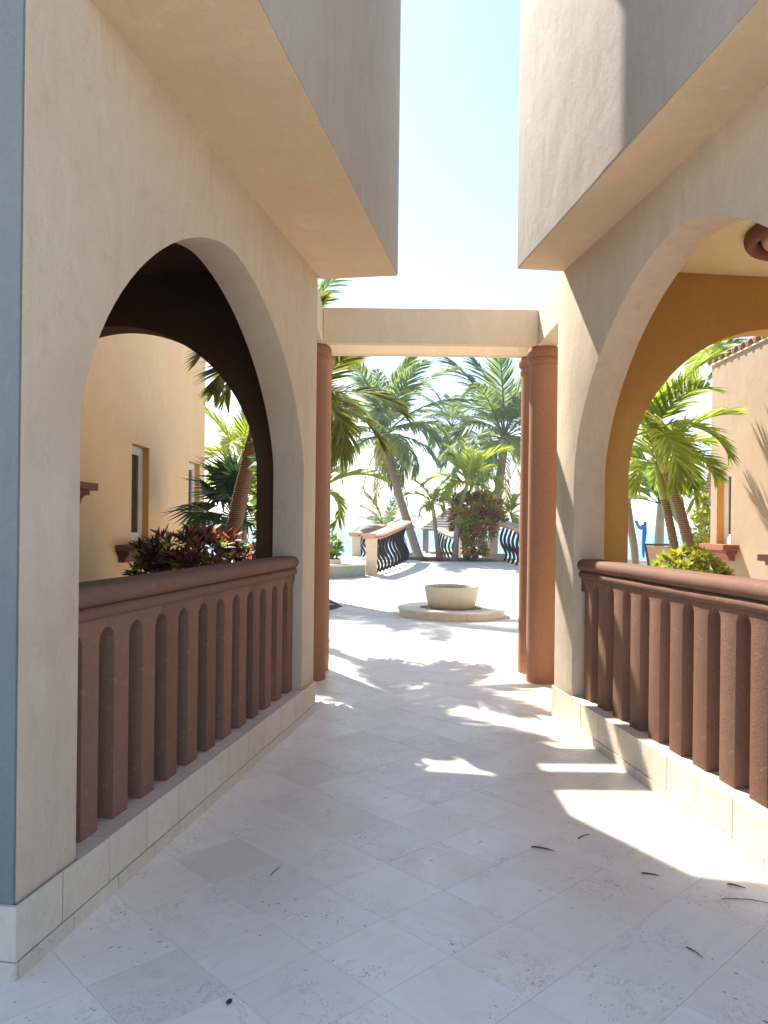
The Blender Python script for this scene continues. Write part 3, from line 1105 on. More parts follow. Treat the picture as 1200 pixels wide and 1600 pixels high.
# coconut palms by the beach
palm('tall coconut palm with grey trunk curving left beyond the bridge railing', None,
     [on_ground(656, 30), P(646, 845, 30), P(624, 775, 30), P(607, 712, 30), P(599, 682, 30)], 'coconut', 0.19, 0.115, 'bark_grey', 3.9, 24, 3, el=(84, -18), dry=3, coconuts=6)
palm('tall coconut palm with upright crown behind the pergola columns on the right', None,
     [on_ground(768, 31), P(773, 820, 31), P(780, 755, 31), P(787, 700, 31), P(788, 685, 31)], 'coconut', 0.20, 0.15, 'bark_grey', 4.1, 25, 8, el=(86, -16), dry=4, coconuts=8)
palm('slim coconut palm farthest back, crown between the two taller coconut palms', None,
     [on_ground(760, 41), P(752, 800, 41), P(742, 750, 41), P(722, 690, 41), P(706, 668, 41)], 'coconut', 0.17, 0.11, 'bark_grey', 3.0, 20, 14, el=(80, -40), dry=2)
palm('low bushy coconut palm right behind the bridge railing', None,
     [on_ground(600, 33), P(601, 830, 33)], 'coconut', 0.16, 0.13, 'bark_grey', 1.9, 14, 21, el=(82, 5))
# manila palms in the round bed
palm('young palm with pale green crownshaft in front of the red shrub', None,
     [on_ground(711, 25.0), P(713, 840, 25.0), P(717, 800, 25.0), P(722, 783, 25.0)], 'adonidia', 0.10, 0.075, 'bark_grey', 1.75, 11, 4,
     shaft=(0.55, 0.085, 0.055, 'crownshaft_green'), el=(82, 2))
palm('shorter young palm with yellowish fronds left of the red shrub', None,
     [on_ground(686, 25.2), P(682, 840, 25.2), P(678, 806, 25.2)], 'adonidia', 0.085, 0.06, 'bark_grey', 1.05, 10, 9,
     shaft=(0.38, 0.065, 0.045, 'crownshaft_green'), el=(80, 0))
palm('small palm with lime fronds right of the red shrub, beside the railing', None,
     [on_ground(818, 26.0), P(812, 840, 26.0), P(803, 815, 26.0)], 'adonidia', 0.08, 0.06, 'bark_grey', 1.0, 9, 17,
     shaft=(0.3, 0.065, 0.045, 'crownshaft_green'), el=(80, 5))
palm('bright green palm partly hidden by the left pergola columns', None,
     [Vector((-1.25, 14.0, 0)), Vector((-1.22, 14.0, 0.8)), P(498, 800, 14.0)], 'adonidia', 0.09, 0.07, 'bark_brown', 1.25, 12, 5,
     shaft=(0.4, 0.08, 0.05, 'crownshaft_green'), el=(82, -10))
# the olive palms by the left wing
palm('leaning palm with ringed trunk close behind the left arch', None,
     [Vector((-2.12, 9.0, 0)), P(340, 900, 9.0), P(362, 838, 9.0), P(378, 765, 9.0), P(394, 700, 9.0), P(408, 640, 9.0)], 'olive', 0.105, 0.082, 'bark_brown', 1.25, 10, 6,
     shaft=(0.45, 0.095, 0.06, 'crownshaft_green'), el=(80, 18), az0=10, azr=240)
palm('palm with big olive fronds spilling past the left pergola columns', None,
     [Vector((-1.05, 9.7, 0)), Vector((-1.06, 9.7, 1.0)), P(474, 690, 9.7)], 'olive', 0.10, 0.08, 'bark_brown', 1.28, 16, 10,
     shaft=(0.45, 0.09, 0.06, 'crownshaft_green'), el=(48, -35), az0=165, azr=225)
palm('tall coconut palm whose frond tips rise above the left end of the beam', None,
     [Vector((-2.3, 16.5, 0)), Vector((-2.2, 16.5, 2.5)), P(455, 580, 16.5), P(458, 520, 16.5)], 'coconut', 0.16, 0.11, 'bark_grey', 1.9, 15, 27, el=(62, -30))
palm('sunlit bright green palm deeper in the left garden', None,
     [Vector((-2.9, 15.5, 0)), Vector((-2.85, 15.5, 1.2)), P(378, 748, 15.5)], 'adonidia', 0.10, 0.08, 'bark_brown', 1.6, 13, 7,
     shaft=(0.4, 0.085, 0.05, 'crownshaft_green'), el=(82, -5))
# palms in the right garden
palm('leaning palm with thick ringed trunk and arching fronds in the right garden', None,
     [Vector((4.02, 9.5, 0)), P(1088, 900, 9.5), P(1078, 858, 9.5), P(1060, 790, 9.5), P(1041, 735, 9.5)], 'adonidia', 0.075, 0.06, 'bark_brown', 1.45, 12, 12,
     shaft=(0.52, 0.062, 0.045, 'crownshaft_green'), el=(82, -12))
palm('thinner leaning palm with lime crownshaft in the right garden', None,
     [Vector((3.78, 9.8, 0)), P(1064, 900, 9.8), P(1055, 861, 9.8), P(1046, 815, 9.8), P(1038, 777, 9.8)], 'adonidia', 0.06, 0.05, 'bark_brown', 1.15, 10, 15,
     shaft=(0.42, 0.055, 0.04, 'crownshaft_green'), el=(80, -5))
palm('palm with curved pinkish trunk beside the corner of the right house', None,
     [Vector((6.05, 15.0, 0)), P(1096, 860, 15.0), P(1098, 820, 15.0), P(1106, 770, 15.0), P(1118, 700, 15.0), P(1128, 640, 15.0), P(1124, 580, 15.0)], 'adonidia', 0.07, 0.06, 'bark_pink', 1.6, 12, 19,
     shaft=(0.5, 0.07, 0.05, 'crownshaft_green'), el=(80, -20))
palm('slanting palm with bare brown trunk by the blue hammock', None,
     [Vector((5.55, 17.0, 0)), P(992, 870, 17.0), P(985, 820, 17.0), P(978, 770, 17.0), P(975, 735, 17.0)], 'adonidia', 0.085, 0.075, 'bark_brown', 1.6, 10, 23,
     shaft=(0.4, 0.08, 0.05, 'crownshaft_green'), el=(80, -10))


# fan palm
def fan_leaf_mesh(name, seed):
    rg = random.Random(seed)
    m = MB()
    n = 26
    for k in range(n):
        a = rad(-128 + 256 * (k + 0.5) / n)
        ln = rg.uniform(0.86, 1.05) * (1 - 0.25 * abs(a) / 2.3)
        d = Vector((math.sin(a), math.cos(a), 0))
        w = Vector((math.cos(a), -math.sin(a), 0))
        z1, z2 = 0.05 + rg.uniform(-0.02, 0.02), -0.18 * rg.uniform(0.4, 1.5)
        vs = [Vector((0, 0, 0)), d * ln * 0.55 + w * 0.055 + Vector((0, 0, z1 - 0.018)), d * ln * 0.55 + Vector((0, 0, z1)), d * ln * 0.55 - w * 0.055 + Vector((0, 0, z1 - 0.018)), d * ln + Vector((0, 0, z2))]
        m.add(vs, [(0, 1, 2), (0, 2, 3), (1, 4, 2), (2, 4, 3)])
    m.tube([(0, 0, 0), (0, -0.5, -0.10), (0, -1.0, -0.30)], [0.014, 0.016, 0.02], 5)
    return m.mesh(name, 'leaf_fan', recalc=False)


fans = [fan_leaf_mesh('fan_leaf', s) for s in (1, 2, 3)]
bs = Vector((-2.0, 10.6, 0))
root = thing('fan_palm', 'dark green fan palm behind the leaning trunk in the left garden', 'palm', bs, 0, None)
ctr = P(372, 800, 10.6) - bs
me, _ = trunk_mesh([(0, 0, -0.05), (0.02, 0, 0.5), (ctr.x, 0, ctr.z - 0.25)], 0.09, 0.08, 'bark_dark')
link('trunk', me, root)
rg = random.Random(4)
for k in range(15):
    a = k * 137.5 + 20
    e = 75 - 95 * (k / 14)
    o = link('fan_leaf', fans[k % 3], root)
    s = rg.uniform(0.5, 0.68)
    d = Matrix.Rotation(rad(a), 4, 'Z') @ Matrix.Rotation(rad(e), 4, 'X')
    o.matrix_local = Matrix.Translation(ctr + (d @ Vector((0, 0.42, 0)))) @ d @ Matrix.Rotation(rg.uniform(-0.5, 0.5), 4, 'Y') @ Matrix.Scale(s, 4)


# leafy shrubs
def rosette(m, p, up, n, ln, wid, rg, mi, curl=0.5):
    up = up.normalized()
    a = up.cross(Vector((0.3, 0.9, 0.2))).normalized()
    b = up.cross(a)
    for k in range(n):
        w = k * 2.399 + rg.uniform(-0.3, 0.3)
        out = a * math.cos(w) + b * math.sin(w)
        el = rad(rg.uniform(10, 65))
        d = (out * math.cos(el) + up * math.sin(el)).normalized()
        l = ln * rg.uniform(0.7, 1.15)
        s = d.cross(up)
        if s.length < 0.05:
            continue
        s.normalize()
        nrm = s.cross(d)
        q0 = p
        q1 = p + d * l * 0.5 + nrm * 0.02 * l
        q2 = q1 + (d - Vector((0, 0, curl)) * 0.6).normalized() * l * 0.5
        hw = wid * l * 0.5
        vs = [q0, q1 + s * hw - nrm * hw * 0.25, q1 - s * hw - nrm * hw * 0.25, q2, p + d * l * 0.5]
        fold = q1 + nrm * hw * -0.1
        vs[4] = fold
        m.add(vs, [(0, 1, 4), (0, 4, 2), (1, 3, 4), (4, 3, 2)], mi)


def shrub(name, label, base, centre, radii, nros, ln, wid, mats, weights, seed, stems=5, nl=9, group=None, flat=0.0, cat='shrub', gap=None):
    rg = random.Random(seed)
    base = Vector(base)
    root = thing(name, label, cat, base, 0, group)
    c = Vector(centre) - base
    m = MB()
    for _ in range(nros):
        while True:
            q = Vector((rg.uniform(-1, 1), rg.uniform(-1, 1), rg.uniform(-1, 1)))
            if 0.3 < q.length < 1:
                break
        rr = q.length
        lump = 1 + 0.22 * mnoise.noise(q.normalized() * 2.2 + Vector((seed, 0, 0)))
        q = q.normalized() * (0.45 + 0.55 * rr) * lump
        p = c + Vector((q.x * radii[0], q.y * radii[1], q.z * radii[2]))
        if gap:
            w = p + base - gap[0]
            if (w - gap[1] * w.dot(gap[1])).length < gap[2]:
                continue
        up = Vector((q.x, q.y, q.z + 0.7)) + Vector((rg.uniform(-.4, .4), rg.uniform(-.4, .4), rg.uniform(-.2, .4)))
        mi = rg.choices(range(len(mats)), weights)[0]
        rosette(m, p, up, nl, ln * rg.uniform(0.75, 1.2), wid, rg, mi)
    o = m.build('foliage', mats, root, recalc=False)
    o['kind'] = 'stuff'
    for k in range(stems):
        a = k * 2.4
        tip = c + Vector((math.cos(a) * radii[0] * 0.55, math.sin(a) * radii[1] * 0.55, radii[2] * rg.uniform(-0.3, 0.5)))
        st = Vector((math.cos(a) * 0.06, math.sin(a) * 0.06, -0.03))
        mid = st.lerp(tip, 0.5) + Vector((rg.uniform(-.08, .08), rg.uniform(-.08, .08), 0.05))
        MB().tube(bez([st, mid, tip], 10), [0.03 - 0.002 * i for i in range(10)], 6).build('stem', 'bark_dark', root, smooth=60)
    return root


CM = ['croton_red', 'croton_dark', 'croton_green', 'croton_gold']
shrub('croton_shrub', 'tall croton shrub with red and green leaves beyond the bowl fountain', on_ground(728, 25.4), P(744, 805, 25.4), (0.92, 0.7, 0.76), 330, 0.30, 0.26, CM, (5, 0.6, 5, 4), 31, stems=8)
shrub('croton_shrub', 'low gold and red croton sprig at the foot of the tall croton', on_ground(738, 25.0), P(742, 858, 25.0), (0.38, 0.3, 0.28), 60, 0.2, 0.3, CM, (2, 1, 3, 4), 33, stems=3)
shrub('croton_shrub', 'dark red croton shrub just behind the left balustrade', (-1.95, 8.3, 0), (-1.98, 8.3, 0.92), (0.70, 0.42, 0.46), 300, 0.20, 0.24, CM, (4, 5, 1.2, 0.5), 35, stems=6)
shrub('golden_shrub', 'rounded yellow green shrub just behind the right balustrade', (3.28, 8.2, 0), (3.28, 8.2, 0.86), (0.40, 0.36, 0.38), 330, 0.105, 0.5, ['leaf_yellow', 'leaf_lime'], (3, 2), 37, stems=5, nl=8)
shrub('yellow_bush', 'tall narrow yellow leaved bush at the corner of the right house', (5.95, 14.2, 0), (5.93, 14.2, 1.2), (0.22, 0.3, 0.85), 120, 0.15, 0.4, ['leaf_yellow', 'leaf_lime'], (3, 2), 39, stems=3)
shrub('garden_shrub', 'small green shrub in the planter beyond the left columns', (-1.36, 20.6, 0.36), (-1.36, 20.6, 0.80), (0.20, 0.2, 0.28), 50, 0.16, 0.4, ['leaf_banana', 'leaf_palm'], (3, 2), 41, stems=3)
for k, (px, lb) in enumerate(((661, 'small red bromeliad on the bed edge, left one'), (686, 'small red bromeliad at the foot of the shorter young palm'))):
    b0 = on_ground(px, 24.75)
    shrub('bromeliad', lb, b0, b0 + Vector((0, 0, 0.05)), (0.12, 0.1, 0.05), 14, 0.13, 0.18, ['flower_red', 'croton_red'], (3, 2), 50 + k, stems=0, cat='plant', group='red bromeliads')

shrub('shade_shrub', 'narrow tall leafy shrub tucked behind the far pier of the left wing', (-0.96, 6.95, 0), (-0.96, 6.95, 2.35), (0.13, 0.42, 1.55), 640, 0.14, 0.45, ['leaf_banana', 'leaf_palm_olive'], (3, 2), 43, stems=3, gap=(Vector((0.44, 4.66, 0)), -sun_dir, 0.2))  # added to shade the floor; gap lets one sun spot through

# big leaf poking up among the croton
root = thing('broad_leaf_plant', 'single broad pale green leaf in front of the dark croton', 'plant', (-1.93, 7.75, 0))


def paddle(L, W, arch, seed, name='leaf', mat='leaf_banana', tear=0.0):
    rg = random.Random(seed)
    N = 18
    m = MB()
    p = Vector((0, 0, 0))
    rows = []
    for i in range(N + 1):
        u = i / N
        th = -arch * u ** 1.4
        tg = Vector((0, math.cos(th), math.sin(th)))
        nr = Vector((0, -math.sin(th), math.cos(th)))
        w = W * 0.5 * (0.04 if u < 0.18 else max(0.02, math.sin(math.pi * ((u - 0.16) / 0.84) ** 0.8) ** 0.6))
        wob = rg.uniform(-1, 1) * tear * W
        rows.append((p + Vector((-w, 0, 0)) + nr * w * 0.35 + tg * wob, p.copy(), p + Vector((w, 0, 0)) + nr * w * 0.35 + tg * wob))
        p = p + tg * (L / N)
    vs = [q for r in rows for q in r]
    fs = []
    for i in range(N):
        a = i * 3
        fs += [(a, a + 1, a + 4, a + 3), (a + 1, a + 2, a + 5, a + 4)]
    m.add(vs, fs)
    m.tube([r[1] - Vector((0, 0, 0.006)) for r in rows], [0.014 * (1 - 0.8 * i / N) for i in range(N + 1)], 5, caps=False)
    return m.mesh(name, mat, smooth=180, recalc=False)


o = link('leaf', paddle(1.25, 0.17, 1.2, 3, mat='leaf_lime'), root)
o.matrix_local = Matrix.Translation((0, 0, 0.0)) @ Matrix.Rotation(rad(-70), 4, 'Z') @ Matrix.Rotation(rad(86), 4, 'X')
o = link('leaf', paddle(0.9, 0.16, 0.9, 5, mat='leaf_banana'), root)
o.matrix_local = Matrix.Rotation(rad(40), 4, 'Z') @ Matrix.Rotation(rad(75), 4, 'X')

# bananas in the right garden
for (bx, by, h, seed, lb) in ((5.62, 15.8, 1.95, 2, 'banana plant with grey stem and big drooping leaves by the blue hammock'),
                              (5.95, 16.6, 2.1, 6, 'banana plant with second grey stem nearer the leaning palms')):
    root = thing('banana_plant', lb, 'banana plant', (bx, by, 0), 0, 'banana plants')
    me = MB().tube(bez([(0, 0, -0.05), (0.02, 0, h * 0.5), (0.05, 0, h)], 10), [0.10, 0.095, 0.09, 0.088, 0.085, 0.08, 0.075, 0.07, 0.06, 0.05], 10).mesh('stem', 'banana_stem', smooth=60)
    link('stem', me, root)
    rg = random.Random(seed)
    for k in range(9):
        o = link('leaf', paddle(1.5 * rg.uniform(0.8, 1.1), 0.42, rg.uniform(0.8, 1.9), seed * 10 + k, tear=0.04), root)
        o.matrix_local = Matrix.Translation((0.05, 0, h)) @ Matrix.Rotation(rad(k * 137.5 + seed * 40), 4, 'Z') @ Matrix.Rotation(rad(70 - 60 * k / 9), 4, 'X')

# ------------------------------------------------------------------ bridge railings
IRON = None


def iron_mesh(h):
    pts = []
    for i in range(17):
        u = i / 16
        x = 0.085 * math.sin(u * 2 * math.pi * 1.0 + 0.3) + 0.02 * math.sin(u * 9.4)
        pts.append((x, 0, u * h))
    m = MB().tube(pts, [0.036 + 0.010 * math.sin(math.pi * i / 16) for i in range(17)], 6, flat=0.6)
    m.lathe([(0.0, h * 0.5 - 0.03), (0.036, h * 0.5), (0.0, h * 0.5 + 0.03)], 8, cx=pts[8][0])
    return m.mesh('iron_baluster', 'black_iron', smooth=60)


IRONS = iron_mesh(0.98)


def bridge_rail(label, path, nb, ztop0, ztop1, skip=0.42, cap_ext=0.25):
    """path: plan points from the end pillar on"""
    p0 = Vector((path[0][0], path[0][1], 0))
    root = thing('bridge_railing', label, 'railing', (p0.x, p0.y, zprof(p0.y)), 0, 'iron bridge railings')
    zb = zprof(p0.y)
    c = bez([Vector((x - p0.x, y - p0.y, 0)) for x, y in path], 40)
    # pillar with base and necking
    m = MB()
    hp = ztop0 - 0.13 - zb
    m.box(-0.155, 0.155, -0.155, 0.155, -0.02, hp)
    m.build('pillar', 'pillar_cream', root, bevel=0.01)
    # coping: follows the curve, rises along it, broad profile
    prof = [(-0.17, 0.0), (-0.19, 0.03), (-0.15, 0.055), (-0.22, 0.075), (-0.235, 0.105), (-0.20, 0.14), (-0.1, 0.155),
            (0.1, 0.155), (0.20, 0.14), (0.235, 0.105), (0.22, 0.075), (0.15, 0.055), (0.19, 0.03), (0.17, 0.0)]
    d0 = (c[0] - c[1]).normalized()
    line = [c[0] + d0 * cap_ext] + c
    m = MB()
    n = len(line)
    zz = []
    for i, p in enumerate(line):
        u = i / (n - 1)
        w = max(0, min(1, (u - 0.08) / 0.92))
        w = w * w * (3 - 2 * w) * 0.6 + w * 0.4
        z = ztop0 + (ztop1 - ztop0) * w - 0.155 - zb
        zz.append(z)
        tg = (line[min(i + 1, n - 1)] - line[max(i - 1, 0)]).normalized()
        sd = Vector((tg.y, -tg.x, 0))
        for (a, b) in prof:
            q = p + sd * a
            m.v.append((q.x, q.y, z + b))
    k = len(prof)
    for i in range(n - 1):
        for j in range(k):
            m.f.append((i * k + j, i * k + (j + 1) % k, (i + 1) * k + (j + 1) % k, (i + 1) * k + j))
    m.f.append(tuple(range(k)))
    m.f.append(tuple((n - 1) * k + j for j in range(k - 1, -1, -1)))
    m.mi = [0] * len(m.f)
    m.build('coping', 'pink_coping', root, smooth=40)
    tot = len(c) - 1
    L = sum((c[i + 1] - c[i]).length for i in range(tot))
    for b in range(nb):
        u = (skip + (L - skip - 0.05) * b / max(1, nb - 1)) / L
        f = min(u * tot, tot - 0.001)
        i = int(f)
        p = c[i].lerp(c[i + 1], f - i)
        tg = (c[i + 1] - c[i]).normalized()
        zg = zprof(p.y + p0.y) - zb
        ztp = zz[1 + i] + 0.01
        o = link('iron_baluster', IRONS, root)
        o.matrix_local = Matrix.Translation((p.x, p.y, zg)) @ Matrix.Rotation(math.atan2(-tg.x, tg.y), 4, 'Z') @ Matrix.Diagonal((1, 1, (ztp - zg) / 0.98, 1))
    return root


bridge_rail('iron bridge railing with curved coping and cream end pillar, left of the fountain',
            [(-0.33, 20.9), (0.02, 21.9), (0.40, 23.2), (0.70, 24.9)], 11, 1.20, 1.56)
bridge_rail('short iron railing with cream pillar behind the curved bridge railing',
            [(-1.0, 28.0), (-0.75, 28.7), (-0.45, 29.6), (-0.1, 31.0)], 7, 1.12, 1.42)
bridge_rail('iron bridge railing half hidden by the right pergola columns',
            [(4.55, 20.9), (4.30, 21.9), (4.05, 23.2), (3.86, 24.9)], 11, 1.20, 1.56)
bridge_rail('distant iron railing with pillar behind the young palm and red shrub',
            [(2.98, 31.0), (2.75, 31.8), (2.55, 32.8), (2.45, 34.0)], 6, 1.02, 1.30)

# low planter / pool wall left
root = thing('low_wall', 'low mottled grey green wall with white coping left of the bridge', 'wall', (-2.0, 19.7, 0))
m = MB().prism([(-2.2, 0.0), (-1.0, 0.0), (0.2, 0.05), (0.9, 0.25), (1.52, 0.75), (1.45, 1.05), (0.8, 0.55), (0.1, 0.33), (-1.0, 0.28), (-2.2, 0.28)], -0.02, 0.34, 'z')
m.build('wall', 'concrete_green', root, smooth=30)
m = MB().prism([(-2.2, -0.04), (-1.0, -0.04), (0.2, 0.01), (0.92, 0.21), (1.56, 0.72), (1.49, 1.09), (0.8, 0.59), (0.1, 0.37), (-1.0, 0.32), (-2.2, 0.32)], 0.34, 0.385, 'z')
m.build('coping', 'pillar_cream', root, bevel=0.006)
MB().box(-2.2, 0.7, 0.42, 3.0, 0.0, 0.30).build('infill', 'sand', root)
root = thing('planter_box', 'small tan planter box behind the low wall', 'planter', (-1.36, 20.6, 0.3))
MB().box(-0.22, 0.22, -0.22, 0.22, -0.02, 0.20).build('box', 'beam_cream', root, bevel=0.01)
MB().box(-0.19, 0.19, -0.19, 0.19, 0.20, 0.215).build('soil', 'soil', root)

# round planting bed the young palms stand in
bedc = on_ground(715, 26.0)
m = MB()
N = 40
vs = [(bedc.x, 26.2, zprof(26.2) + 0.02)]
for k in range(N):
    a = 2 * math.pi * k / N
    x, y = bedc.x + 2.0 * math.cos(a), 26.2 + 1.55 * math.sin(a)
    vs.append((x, y, zprof(y) + 0.012))
m.add(vs, [(0, k + 1, (k + 1) % N + 1) for k in range(N)])
tag(m.build('garden_bed', 'soil'), kind='structure', label='planting bed of the young palms and red shrub')

# bench block by the right railing
root = thing('stone_block', 'low stone block beside the right bridge railing', 'block', (3.9, 26.6, zprof(26.6)))
MB().box(-0.42, 0.3, -0.2, 0.2, -0.05, 0.14).build('block', 'pillar_cream', root, bevel=0.015)
MB().box(-0.44, 0.32, -0.22, 0.22, 0.14, 0.18).build('slab', 'pink_coping', root, bevel=0.01)

# ------------------------------------------------------------------ beach: pier, gazebo, loungers, posts
yg = 52.0
gx = P(705, 816, yg).x
root = thing('pier', 'pinkish timber pier running out from the beach', 'pier', (gx, yg, -0.85))
for k in range(22):
    MB().box(-2.6, 2.6, -9 + k * 0.75, -9 + k * 0.75 + 0.72, 0.28, 0.36).build('plank', 'deck_pink', root)
for sx in (-2.3, 2.3):
    for k in range(6):
        MB().tube([(sx, -8 + k * 3.0, -1.2), (sx, -8 + k * 3.0, 0.279)], 0.11, 8).build('pile', 'wood_grey', root, smooth=60)
root = thing('gazebo', 'open gazebo with hipped shingle roof on the pier', 'gazebo', (gx, yg, -0.49))
ztp = P(700, 826, yg).z + 0.49
for sx in (-1.72, 1.72):
    for sy in (-1.72, 1.72):
        MB().box(sx - 0.10, sx + 0.10, sy - 0.10, sy + 0.10, 0, ztp).build('post', 'wood_grey', root)
rise = 1.55
for q in range(4):
    a = q * math.pi / 2
    rf = MB()
    NR = 9
    for r in range(NR):
        u0, u1 = r / NR, (r + 1) / NR
        w0, w1 = 2.2 * (1 - u0), 2.2 * (1 - u1)
        z0, z1 = ztp - 0.05 + rise * u0 + 0.045, ztp - 0.05 + rise * u1
        vs = [(-w0, -w0, z0 - 0.0), (w0, -w0, z0), (max(w1, 0.02), -max(w1, 0.02), z1), (-max(w1, 0.02), -max(w1, 0.02), z1), (-w0, -w0, z0 - 0.045), (w0, -w0, z0 - 0.045)]
        fs = [(0, 1, 2, 3), (4, 5, 1, 0)]
        vs = [(x * math.cos(a) - y * math.sin(a), x * math.sin(a) + y * math.cos(a), z) for x, y, z in vs]
        rf.add(vs, fs)
    rf.build('roof_side', 'shingle', root, recalc=False)
m = MB()
for a, b in (((-1.85, -1.85), (1.85, -1.62)), ((-1.85, 1.62), (1.85, 1.85)), ((-1.85, -1.6), (-1.62, 1.6)), ((1.62, -1.6), (1.85, 1.6))):
    m.box(a[0], b[0], a[1], b[1], ztp - 0.14, ztp + 0.0)
m.build('eave_beam', 'wood_grey', root)
for px, lb in ((693, 'left mooring post'), (699, 'mooring')):
    break
root = thing('mooring_post', 'thin mooring post in the sea beside the gazebo', 'post', (P(694, 850, 60).x, 60, -0.9))
MB().tube([(0, 0, -0.3), (0, 0, 1.1)], 0.12, 8).build('shaft', 'wood_grey', root)
MB().lathe([(0.13, 1.1), (0.13, 1.14), (0.0, 1.2)], 8).build('cap', 'wood_grey', root)
root = thing('timber_post', 'square weathered timber post right of the red shrub', 'post', (P(760, 870, 31.5).x, 31.5, zprof(31.5)))
MB().box(-0.11, 0.11, -0.11, 0.11, -0.05, 0.95).build('shaft', 'wood_grey', root, bevel=0.01)
MB().box(-0.13, 0.13, -0.13, 0.13, 0.95, 1.0).build('cap', 'wood_grey', root, bevel=0.01)
for px, yy, lb in ((646, 36, 'grey beach lounger left of the curved coconut trunk'), (666, 37, 'grey beach lounger right of the curved coconut trunk')):
    zc = zprof(yy)
    root = thing('beach_lounger', lb, 'lounger', (P(px, 865, yy).x, yy, zc), 0.5, 'beach loungers')
    MB().box(-0.34, 0.34, -0.5, 0.8, 0.30, 0.37).build('seat', 'lounger_grey', root, bevel=0.01)
    o = MB().box(-0.34, 0.34, 0, 0.75, 0, 0.06).build('backrest', 'lounger_grey', root, bevel=0.01)
    o.matrix_local = Matrix.Translation((0, 0.8, 0.34)) @ Matrix.Rotation(rad(52), 4, 'X')
    for sx in (-0.3, 0.3):
        for sy in (-0.42, 0.72):
            MB().box(sx - 0.025, sx + 0.025, sy - 0.025, sy + 0.025, -0.03, 0.30).build('leg', 'wood_grey', root)

# ------------------------------------------------------------------ right garden: chair and hammock
root = thing('sling_chair', 'brown framed patio chair with tan sling behind the golden shrub', 'chair', (P(1048, 860, 13.5).x, 13.5, 0), rad(12))
for sx in (-0.25, 0.25):
    MB().tube(bez([(sx, -0.30, 0.0), (sx, -0.28, 0.55), (sx, -0.26, 0.68)], 8), 0.02, 8).build('leg', 'dark_frame', root, smooth=60)
    MB().tube(bez([(sx, 0.32, 0.0), (sx, 0.26, 0.45), (sx, 0.30, 0.80), (sx, 0.42, 1.16)], 12), 0.022, 8).build('leg', 'dark_frame', root, smooth=60)
    MB().box(sx - 0.03, sx + 0.03, -0.30, 0.27, 0.68, 0.71).build('armrest', 'dark_frame', root, bevel=0.008)
MB().box(-0.23, 0.23, -0.28, 0.26, 0.42, 0.44).build('seat', 'dark_sling', root, bevel=0.005)
m = MB()
pr = bez([(0, 0.255, 0.46), (0, 0.29, 0.78), (0, 0.405, 1.12)], 8)
for q in pr:
    m.v += [(-0.23, q.y, q.z), (0.23, q.y, q.z)]
for i in range(7):
    m.f.append((2 * i, 2 * i + 1, 2 * i + 3, 2 * i + 2))
o2 = len(m.v)
for q in pr:
    m.v += [(-0.23, q.y + 0.012, q.z), (0.23, q.y + 0.012, q.z)]
for i in range(7):
    m.f.append((o2 + 2 * i + 1, o2 + 2 * i, o2 + 2 * i + 2, o2 + 2 * i + 3))
m.mi = [0] * len(m.f)
m.build('backrest', 'dark_sling', root, recalc=False)
MB().tube([(-0.26, 0.42, 1.15), (0.26, 0.42, 1.15)], 0.02, 8).build('top_bar', 'dark_frame', root)
MB().tube([(-0.26, 0.265, 0.47), (0.26, 0.265, 0.47)], 0.016, 8).build('lower_bar', 'dark_frame', root)

hp = P(1001, 830, 16.2)
root = thing('hammock', 'bright blue cloth hammock hanging between the garden trunks', 'hammock', (hp.x, hp.y, 0.42))
root.scale = (0.66, 0.66, 0.72)


def cloth(name, a, b, sag, width, rg):
    m = MB()
    n = 16
    for i in range(n + 1):
        u = i / n
        p = Vector(a).lerp(Vector(b), u)
        s = sag * 4 * u * (1 - u)
        wd_ = width * (0.25 + 0.75 * math.sin(math.pi * u) ** 0.6)
        for k in range(7):
            v_ = k / 6 - 0.5
            m.v.append((p.x + 0.02 * math.sin(k * 2 + i), p.y + v_ * wd_, p.z - s - 0.10 * (1 - (2 * v_) ** 2) + 0.015 * math.sin(i * 1.7 + k)))
    for i in range(n):
        for k in range(6):
            a_ = i * 7 + k
            m.f.append((a_, a_ + 1, a_ + 8, a_ + 7))
    m.mi = [0] * len(m.f)
    return m.build(name, 'blue_cloth', root, smooth=180, recalc=False)


cloth('sling', (-0.17, 0, 1.66), (0.17, 0, 1.60), 0.16, 0.30, None)
MB().tube(bez([(0.15, 0.02, 1.60), (0.13, 0.03, 1.25), (0.10, 0.02, 0.85), (0.11, 0.02, 0.55)], 14), [0.035, 0.05, 0.06, 0.065, 0.07, 0.065, 0.06, 0.055, 0.05, 0.05, 0.045, 0.04, 0.035, 0.03], 10, flat=0.5).build('hanging_end', 'blue_cloth', root, smooth=60)
MB().tube([(-0.17, 0, 1.66), (-0.20, 0.02, 2.6)], 0.012, 6).build('rope', 'lounger_grey', root)
MB().tube([(0.17, 0, 1.60), (0.24, -0.1, 2.2)], 0.012, 6).build('rope', 'lounger_grey', root)

# ------------------------------------------------------------------ twigs and litter on the floor
rg = random.Random(9)


def floor_at(px, py):
    u, w = px - 600.0, py - 816.0
    d = 1200 * 1.5 / (w - u * 0.0115)
    return Vector(((u + w * 0.0115) / 1200.0 * d, d, 0.0))


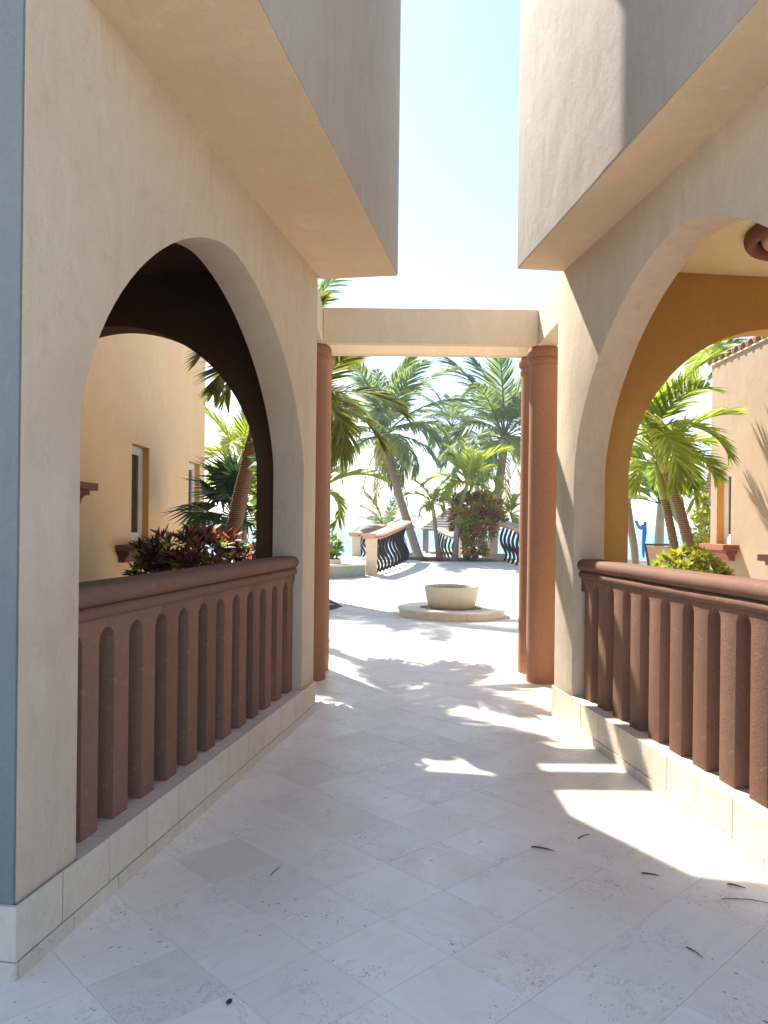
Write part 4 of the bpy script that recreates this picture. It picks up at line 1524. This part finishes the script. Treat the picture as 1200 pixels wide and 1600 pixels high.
tw = [(848, 1328, 0.11, -25, 'short dark twig on the shaded tiles left of the sun patch'),
      (912, 1308, 0.085, 35, 'thin curved twig at the edge of the sun patch'),
      (1016, 1368, 0.075, -18, 'thick short twig below the sun patch'),
      (1150, 1386, 0.07, -30, 'brown twig near the right plinth'),
      (1085, 1489, 0.075, -65, 'thin black twig in the right foreground'),
      (430, 1362, 0.09, 70, 'fine hooked stalk left of the floor centre'),
      (1170, 1410, 0.2, -12, 'long thin stalk lying near the right edge'),]
for px, py, ln, ang, lb in tw:
    p = floor_at(px, py)
    a = rad(ang)
    r = 0.0024 if 'thin' in lb or 'fine' in lb else 0.0038
    if 'long' in lb or 'hooked' in lb:
        r = 0.0018
    pts = []
    for i in range(6):
        u = i / 5 - 0.5
        pts.append((u * ln * math.cos(a) + 0.0, u * ln * math.sin(a) * 1.0 + ln * 0.10 * math.cos(u * 3.5) + rg.uniform(-1, 1) * ln * 0.012, r * 0.9 + 0.0012 + rg.uniform(0, 0.002)))
    o = MB().tube(pts, [r * (0.7, 1.0, 0.9, 0.85, 0.7, 0.35)[i] for i in range(6)], 6).build('twig', 'twig', None, smooth=60)
    o.location = p
    tag(o, lb, 'twig', 'twigs fallen on the floor')
p = floor_at(358, 1568)
o = MB().lathe([(0.0, -0.012), (0.005, -0.009), (0.007, 0.0), (0.005, 0.009), (0.0, 0.012)], 10).build('seed', 'twig', None, smooth=60)
o.location = p + Vector((0, 0, 0.007))
o.rotation_euler = (rad(90), 0, rad(-35))
tag(o, 'small black seed on the tiles at the lower left', 'seed')

# ------------------------------------------------------------------ sea air
t = NT('haze_air')
pv = t.n('ShaderNodeVolumePrincipled')
pv.inputs['Color'].default_value = (0.93, 0.96, 1.0, 1)
pv.inputs['Density'].default_value = 0.0011
pv.inputs['Anisotropy'].default_value = 0.25
t.l(pv.outputs[0], t.out.inputs['Volume'])
HAZE = True
if HAZE:
    o = MB().box(-4100, 4100, -80, 4600, -2.5, 11.0).build('haze', 'haze_air')
    o['kind'] = 'stuff'
    o['label'] = 'pale sea haze in the air'
